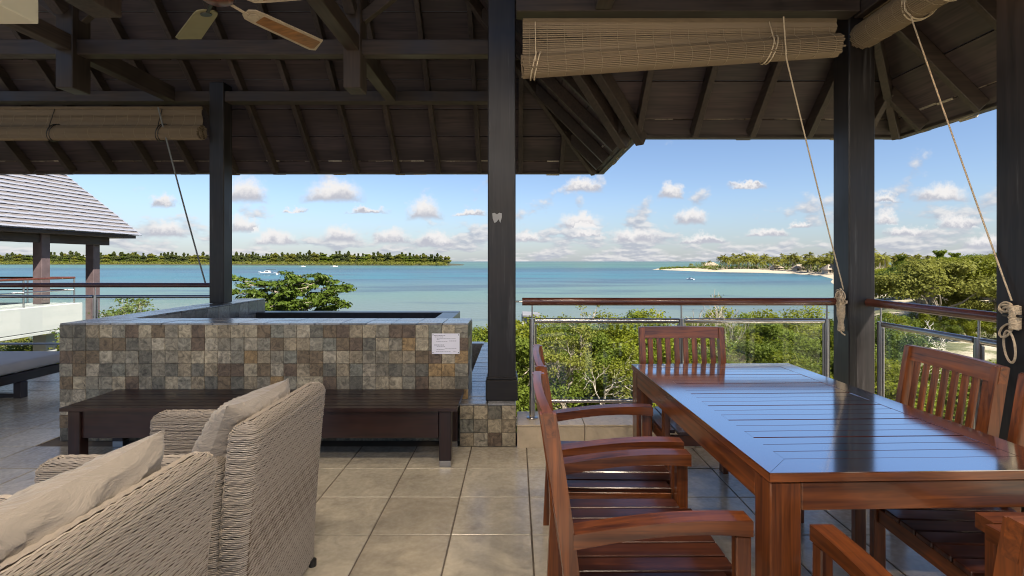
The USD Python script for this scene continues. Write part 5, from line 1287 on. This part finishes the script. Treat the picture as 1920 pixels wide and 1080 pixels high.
IG = 'casuarina trees on the wooded island'
ft = [feather_tree(80 + k, [17, 15, 18, 13][k], [4.2, 5.0, 4.0, 5.4][k], 1500, 1.5, [LEAF_PINE, LEAF_OLIVE, LEAF_PINE, LEAF_MID][k], (0, 0, 0), 'feathery casuarina tree on the wooded island', IG, [0.8, 0.6, 0.85, 0.4][k]) for k in range(4)]
ri = np.random.default_rng(9); n = 0
for px in np.concatenate([np.arange(-40, 842, 4.1), np.arange(700, 842, 7.5)]):
    pxx = px + ri.uniform(-2, 2); yb = np.interp(pxx, [-60, 260, 560, 720, 842], [1110, 985, 875, 845, 822]); y = yb + ri.uniform(14, 46) if pxx < 800 else yb + ri.uniform(6, 16)
    x = ray(pxx, y); hs = np.interp(pxx, [-40, 240, 300, 430, 560, 760, 842], [1.32, 1.40, 1.28, 1.16, 1.26, 1.16, 0.86]) * ri.uniform(0.72, 1.15)
    k = int(ri.choice(4, p=[0.35, 0.25, 0.2, 0.2]))
    if n < 4: UsdGeom.Xformable(stage.GetPrimAtPath(ft[n])).GetOrderedXformOps()[0].Set(Gf.Vec3d(x, y, SEAZ + 1))
    else: copy(ft[k], (x, y, SEAZ + 1), ri.uniform(0, 360), (hs * 1.25, hs * 1.25, hs), 'feathery casuarina tree on the wooded island', 'tree', IG)
    n += 1
# the green fringe and the wood behind as one mass
r = np.random.default_rng(77); cs, rd = [], []
for px in np.arange(-60, 838, 1.8):
    yb = np.interp(px, [-60, 260, 560, 720, 842], [1110, 985, 875, 845, 822]); y = yb + r.uniform(-9, 9); cs.append((ray(px, y), y, SEAZ + r.uniform(1.2, 4.5))); rd.append(r.uniform(3.0, 5.5))
for px in np.arange(-60, 770, 2.2):
    yb = np.interp(px, [-60, 260, 560, 720, 842], [1110, 985, 875, 845, 822]); y = yb + r.uniform(45, 80); cs.append((ray(px, y), y, SEAZ + r.uniform(4, 14))); rd.append(r.uniform(4, 7))
P, O = clumps(cs, rd, 70, r, 0.85)
put('island_undergrowth', leaf_cards(P, 1.5, r, 0.5, 0.6, O), LEAF_OLIVE, kind='stuff', label='low green scrub and wood along the whole island shore', cat='scrub')
cs, rd = [], []
for px in np.concatenate([np.arange(1238, 1345, 1.6), np.arange(1345, 1640, 3.4), np.arange(1345, 1640, 3.4)]):
    yb = np.interp(px, [1236, 1298, 1352, 1480, 1560, 1640], [418, 405, 340, 300, 235, 215]); low = px < 1345; y = yb + (r.uniform(-9, 5) if low else r.uniform(14, 60)); h = r.uniform(0.6, 1.4) if px < 1305 else r.uniform(1.0, 3.6)
    cs.append((ray(px, y), y, max(G(ray(px, y), y), SEAZ + 0.2) + h * 0.6)); rd.append(h)
P, O = clumps(cs, rd, 90, r, 0.8); put('headland_undergrowth', leaf_cards(P, 0.55, r, 0.5, 0.6, O), LEAF_MID, kind='stuff', label='low green scrub under the palms of the headland', cat='scrub')
for i, (px, y, h) in enumerate([(1762, 140, 0.52), (1790, 150, 0.48), (1690, 150, 0.45)]):
    x = ray(px, y); copy(ft[3], (x, y, G(x, y)), 90 * i, (h * 1.0, h * 1.0, h * 1.15), ['tallest feathery tree rising above the wood on the right', 'feathery tree just right of the tallest one', 'feathery tree behind the wood beside the corner post'][i], 'tree', None)

# dark rocks and sunny grass under the railing
rr2 = np.random.default_rng(3)
for i in range(9):
    y = 13.6 + rr2.uniform(-0.3, 0.5); x = ray(968 + i * 9 + rr2.uniform(-3, 3), y)
    s = trimesh.creation.icosphere(2, 0.22); v_ = np.array(s.vertices); v_ = v_ * (1 + 0.6 * (meshkit.noise(v_ * 9 + i * 5, i)[:, None] - 0.5)) * (1.2, 1.0, 0.75)
    rk_ = put('rock', (v_, np.array(s.faces)), ROCK, smooth=30, label='dark rock at the foot of the bushes beside the middle post', cat='rock', group='dark rocks at the foot of the bushes')
    UsdGeom.Xformable(stage.GetPrimAtPath(rk_)).AddTranslateOp().Set(Gf.Vec3d(x, y, G(x, y) + 0.12))
n = 26000; gx, gy = rr2.uniform(-3, 16, n), rr2.uniform(6.5, 14.0, n)
msk = meshkit.fbm(np.column_stack([gx * 0.45, gy * 0.45, np.zeros(n)]), 3, 8) > np.where(gx < 2.2, 0.38, 0.52); gx, gy = gx[msk], gy[msk]; gz_ = ground_h(gx, gy)
n = len(gx); hh = rr2.uniform(0.08, 0.22, n); a = rr2.uniform(0, 2 * PI, n); ln = rr2.normal(size=(n, 2)) * 0.06
b0 = np.column_stack([gx, gy, gz_ - 0.02]); w_ = np.column_stack([np.cos(a), np.sin(a), np.zeros(n)]) * 0.014
V = np.stack([b0 - w_, b0 + w_, b0 + np.column_stack([ln, hh])], 1).reshape(-1, 3)
put('grass', (V, np.arange(3 * n).reshape(-1, 3)), GRASS, kind='stuff', label='patchy sunlit grass between the terrace and the bushes', cat='grass')

# ------------------------------------------------------------------ neighbouring pavilion on the left
nb = thing('neighbour_pavilion', (-13, 13, 0), label='neighbouring villa with grey shingled hip roof, dark posts and white balcony', cat='pavilion')
EX, EY0, EY1, EZ = -11.9, 5.0, 16.0, 2.235
sl_ = math.tan(math.radians(52)); RT = 4.0
rows, f_n = [], 60
rb = np.random.default_rng(2)
step = 0.088
core_q = [(EX, EY0, EZ + 0.0), (EX, EY1, EZ + 0.0), (EX - RT, EY1 - RT * 0.9, EZ + RT * sl_), (EX - RT, EY0, EZ + RT * sl_)]
put('roof', slab(core_q, 0.06), plain('roof_underlay', (0.12, 0.11, 0.11), 0.8), nb, world=True)
put('roof', slab([(EX, EY1, EZ), (EX - 8.0, EY1, EZ), (EX - 8.0 + RT, EY1 - RT * 0.9, EZ + RT * sl_), (EX - RT, EY1 - RT * 0.9, EZ + RT * sl_)], 0.06), SHINGLE, nb, world=True)
put('soffit', cbox(EX - 7.9, EX - 0.05, EY0, EY1 - 0.05, EZ - 0.10, EZ - 0.012, 0.004), RW['y'], nb, world=True)
k = 0
sh = []
while k * step < RT:
    t0, t1 = k * step, (k + 1.35) * step; y = EY0 + 0.15 * (k % 2); ymax = EY1 - t0 * 0.9
    while y < ymax:
        w = rb.uniform(0.16, 0.28); yb_ = min(y + w - 0.006, ymax + 0.03)
        dz = 0.055 + rb.uniform(0, 0.010)
        q = [(EX - t0 + 0.03 + rb.uniform(0, .01), y, EZ + t0 * sl_ - 0.03), (EX - t0 + 0.03, yb_, EZ + t0 * sl_ - 0.03), (EX - t1, yb_, EZ + t1 * sl_ - 0.03), (EX - t1, y, EZ + t1 * sl_ - 0.03)]
        v_, f_ = slab(q, 0.018); v_ = v_ + np.where(np.arange(8)[:, None] % 4 < 2, 1.0, 0.35) * np.array([sl_, 0, 1.0]) / math.hypot(sl_, 1) * dz
        sh.append((v_, f_)); y += w
    k += 1
put('roof_shingles', merge(sh), SHINGLE, nb, world=True, kind='stuff')
put('balcony_slab', cbox(-18.5, -11.75, 4.5, 13.75, -0.32, 0.30, 0.01), WHITEPAINT, nb, world=True)
put('balcony_drip', cbox(-18.5, -11.73, 4.5, 13.77, -0.40, -0.335, 0.004), WHITEPAINT, nb, world=True)
for x_, y_ in ((-12.42, 13.15), (-12.62, 15.0), (-12.42, 9.0), (-16.5, 13.2), (-16.5, 15.0)):
    put('post', cbox(x_ - 0.12, x_ + 0.12, y_, y_ + 0.24, 0.302 if y_ < 14 else -2.6, EZ - 0.10, 0.008), plain('weathered_post_%d' % int(-x_ * 10 + y_ * 100), (0.085, 0.060, 0.062), 0.5, nscale=4, var=0.3), nb, world=True)
put('lower_wall', cbox(-18.5, -12.9, 4.6, 12.6, -3.5, -0.405, 0.01), WHITEPAINT, nb, world=True)
put('lower_column', cbox(-12.40, -12.05, 13.0, 13.32, -3.6, -0.405, 0.01), WHITEPAINT, nb, world=True)
put('eave_beam', cbox(-12.5, -12.34, 5.0, 15.4, EZ - 0.33, EZ - 0.102, 0.006), RW['y'], nb, world=True)
for z_, rad in ((1.10, 0.03), (0.78, 0.018)): put('railing_tube', tube([(-11.85, 4.6, z_ - 0.12), (-11.85, 13.6, z_ - 0.12), (-18, 13.6, z_ - 0.12)], rad, 10), STEEL if z_ < 1 else RAILW, nb, world=True)
for q_ in ((-11.85, 13.6), (-11.85, 12.2), (-11.85, 10.4), (-13.1, 13.6), (-14.6, 13.6)): put('railing_post', tube([(*q_, 0.30), (*q_, 0.98)], 0.02, 8), STEEL, nb, world=True)
put('railing_glass', cbox(-11.856, -11.846, 4.7, 13.5, 0.34, 0.64, 0.001), GLASS, nb, world=True)
put('back_room', cbox(-18.5, -17.6, 4.6, 13.0, 0.302, EZ - 0.11, 0.01), WHITEPAINT, nb, world=True)
put('day_bed', merge([cbox(-15.6, -13.9, 12.0, 12.9, 0.75, 0.92, 0.04)]), MATTRESS, nb, world=True)

# small flat roofed hut on the shore, thatched houses on the headland
y = 27.0; x = ray(1000, y); g = G(x, y)
ht = thing('shore_hut', (x, y, g), 0, label='small hut with a pale flat roof on the shore beside the middle post', cat='hut')
zt_ = CAM_H + (490 - 590) * y / 949 - g
put('wall', cbox(-0.62, 0.10, 0, 1.5, -0.2, zt_ - 0.12, 0.01), WHITEPAINT, ht); put('roof', rot(cbox(-0.75, 0.22, -0.2, 1.7, zt_ - 0.12, zt_ - 0.02, 0.01), 0.06, 'y'), plain('hut_roof', (0.16, 0.16, 0.17), 0.6), ht)
put('door', cbox(-0.4, -0.1, -0.02, -0.001, -0.1, zt_ - 0.4, 0.003), CANVAS, ht)
HGp = [(1332, 402, 13, 3.4, 'white house with a grey thatched roof at the tip of the headland'), (1500, 300, 9, 3.0, 'grey thatched house among the palms behind the beach'), (1562, 255, 11, 3.6, 'thatched house beside the corner post, behind the beach'), (1455, 318, 7, 2.6, 'thatched beach shelter in the middle of the palm row')]
for px, y, w, h, lab in HGp:
    x = ray(px, y); g = max(G(x, y), SEAZ + 0.6); t = thing('thatched_house', (x, y, g), 8, label=lab, cat='house'); hw = w / 2
    put('wall', cbox(-hw * .8, hw * .8, -2.2, 2.2, -0.5, h * 0.55, 0.02), plain('house_wall_%d' % px, (0.40, 0.34, 0.26), 0.8), t)
    v_ = np.array([(-hw, -3, h * .5), (hw, -3, h * .5), (hw, 3, h * .5), (-hw, 3, h * .5), (-hw * .45, 0, h * 1.25), (hw * .45, 0, h * 1.25)]); f_ = np.array([[0, 1, 5], [0, 5, 4], [1, 2, 5], [2, 3, 4], [2, 4, 5], [3, 0, 4], [0, 2, 1], [0, 3, 2]])
    put('roof', (v_, f_), THATCH, t)
    for dx in (-0.45, 0.1, 0.5): put('window', cbox(dx * w * .7 - 0.5, dx * w * .7 + 0.5, -2.23, -2.19, 0.5, h * .42, 0.005), CANVAS, t)

# ------------------------------------------------------------------ boats
def boat(px, py, Lm, rotz, label, canopy):
    y = (CAM_H - SEAZ) * 949 / (py - 490); x = ray(px, y); t = thing('motor_boat', (x, y, SEAZ), rotz, label=label, cat='boat')
    n = 22; u = np.linspace(0, 1, n); half = Lm * 0.15 * np.clip((1 - u ** 3.0), 0, 1) ** 0.8 * (0.85 + 0.15 * np.sin(u * PI)); deck = Lm * (0.085 + 0.06 * u ** 2); V, F = [], []
    for i in range(n):
        xx = (u[i] - 0.5) * Lm; b = max(half[i], 0.01)
        V += [(xx + 0.04 * Lm * u[i], -b, deck[i]), (xx, -b * 0.75, 0.02 * Lm), (xx - 0.02 * Lm, 0, -0.04 * Lm), (xx, b * 0.75, 0.02 * Lm), (xx + 0.04 * Lm * u[i], b, deck[i]), (xx + 0.03 * Lm * u[i], b * 0.8, deck[i] * 0.9), (xx + 0.03 * Lm * u[i], -b * 0.8, deck[i] * 0.9)]
    for i in range(n - 1):
        for k in range(7): a, b = i * 7 + k, i * 7 + (k + 1) % 7; F += [[a, b, b + 7], [a, b + 7, a + 7]]
    F += [[0, k, k + 1] for k in range(1, 6)]
    put('hull', (np.array(V), np.array(F)), HULL, t, smooth=35)
    put('cabin', prism([(-0.12 * Lm, 0.09 * Lm), (0.22 * Lm, 0.10 * Lm), (0.13 * Lm, 0.19 * Lm), (-0.10 * Lm, 0.20 * Lm)], -0.09 * Lm, 0.09 * Lm, 'y'), HULL, t)
    put('window', prism([(-0.07 * Lm, 0.135 * Lm), (0.155 * Lm, 0.135 * Lm), (0.115 * Lm, 0.175 * Lm), (-0.07 * Lm, 0.18 * Lm)], -0.092 * Lm, 0.092 * Lm, 'y'), CANVAS, t)
    if canopy:
        put('canopy', cbox(-0.34 * Lm, 0.06 * Lm, -0.10 * Lm, 0.10 * Lm, 0.255 * Lm, 0.275 * Lm, 0.05), CANVAS, t)
        for sx in (-0.32, 0.04):
            for sy in (-0.09, 0.09): put('canopy_pole', tube([(sx * Lm, sy * Lm, 0.08 * Lm), (sx * Lm, sy * Lm, 0.256 * Lm)], 0.004 * Lm, 6), STEEL, t)
    put('outboard', merge([cbox(-0.55 * Lm, -0.50 * Lm, -0.03 * Lm, 0.03 * Lm, 0.05 * Lm, 0.15 * Lm, 0.05)]), CANVAS, t)


boat(503, 515, 10.5, 172, 'white motor boat with a dark canopy moored on the lagoon behind the lime green tree', True)
boat(1294, 524, 3.4, 120, 'small white boat alone in the bay before the headland', True)
boat(626, 500.5, 9, 5, 'tiny white boat lying at the island beach', False)
boat(567, 500.2, 7, 10, 'tiny white boat at the island shore, left of the other one', False)
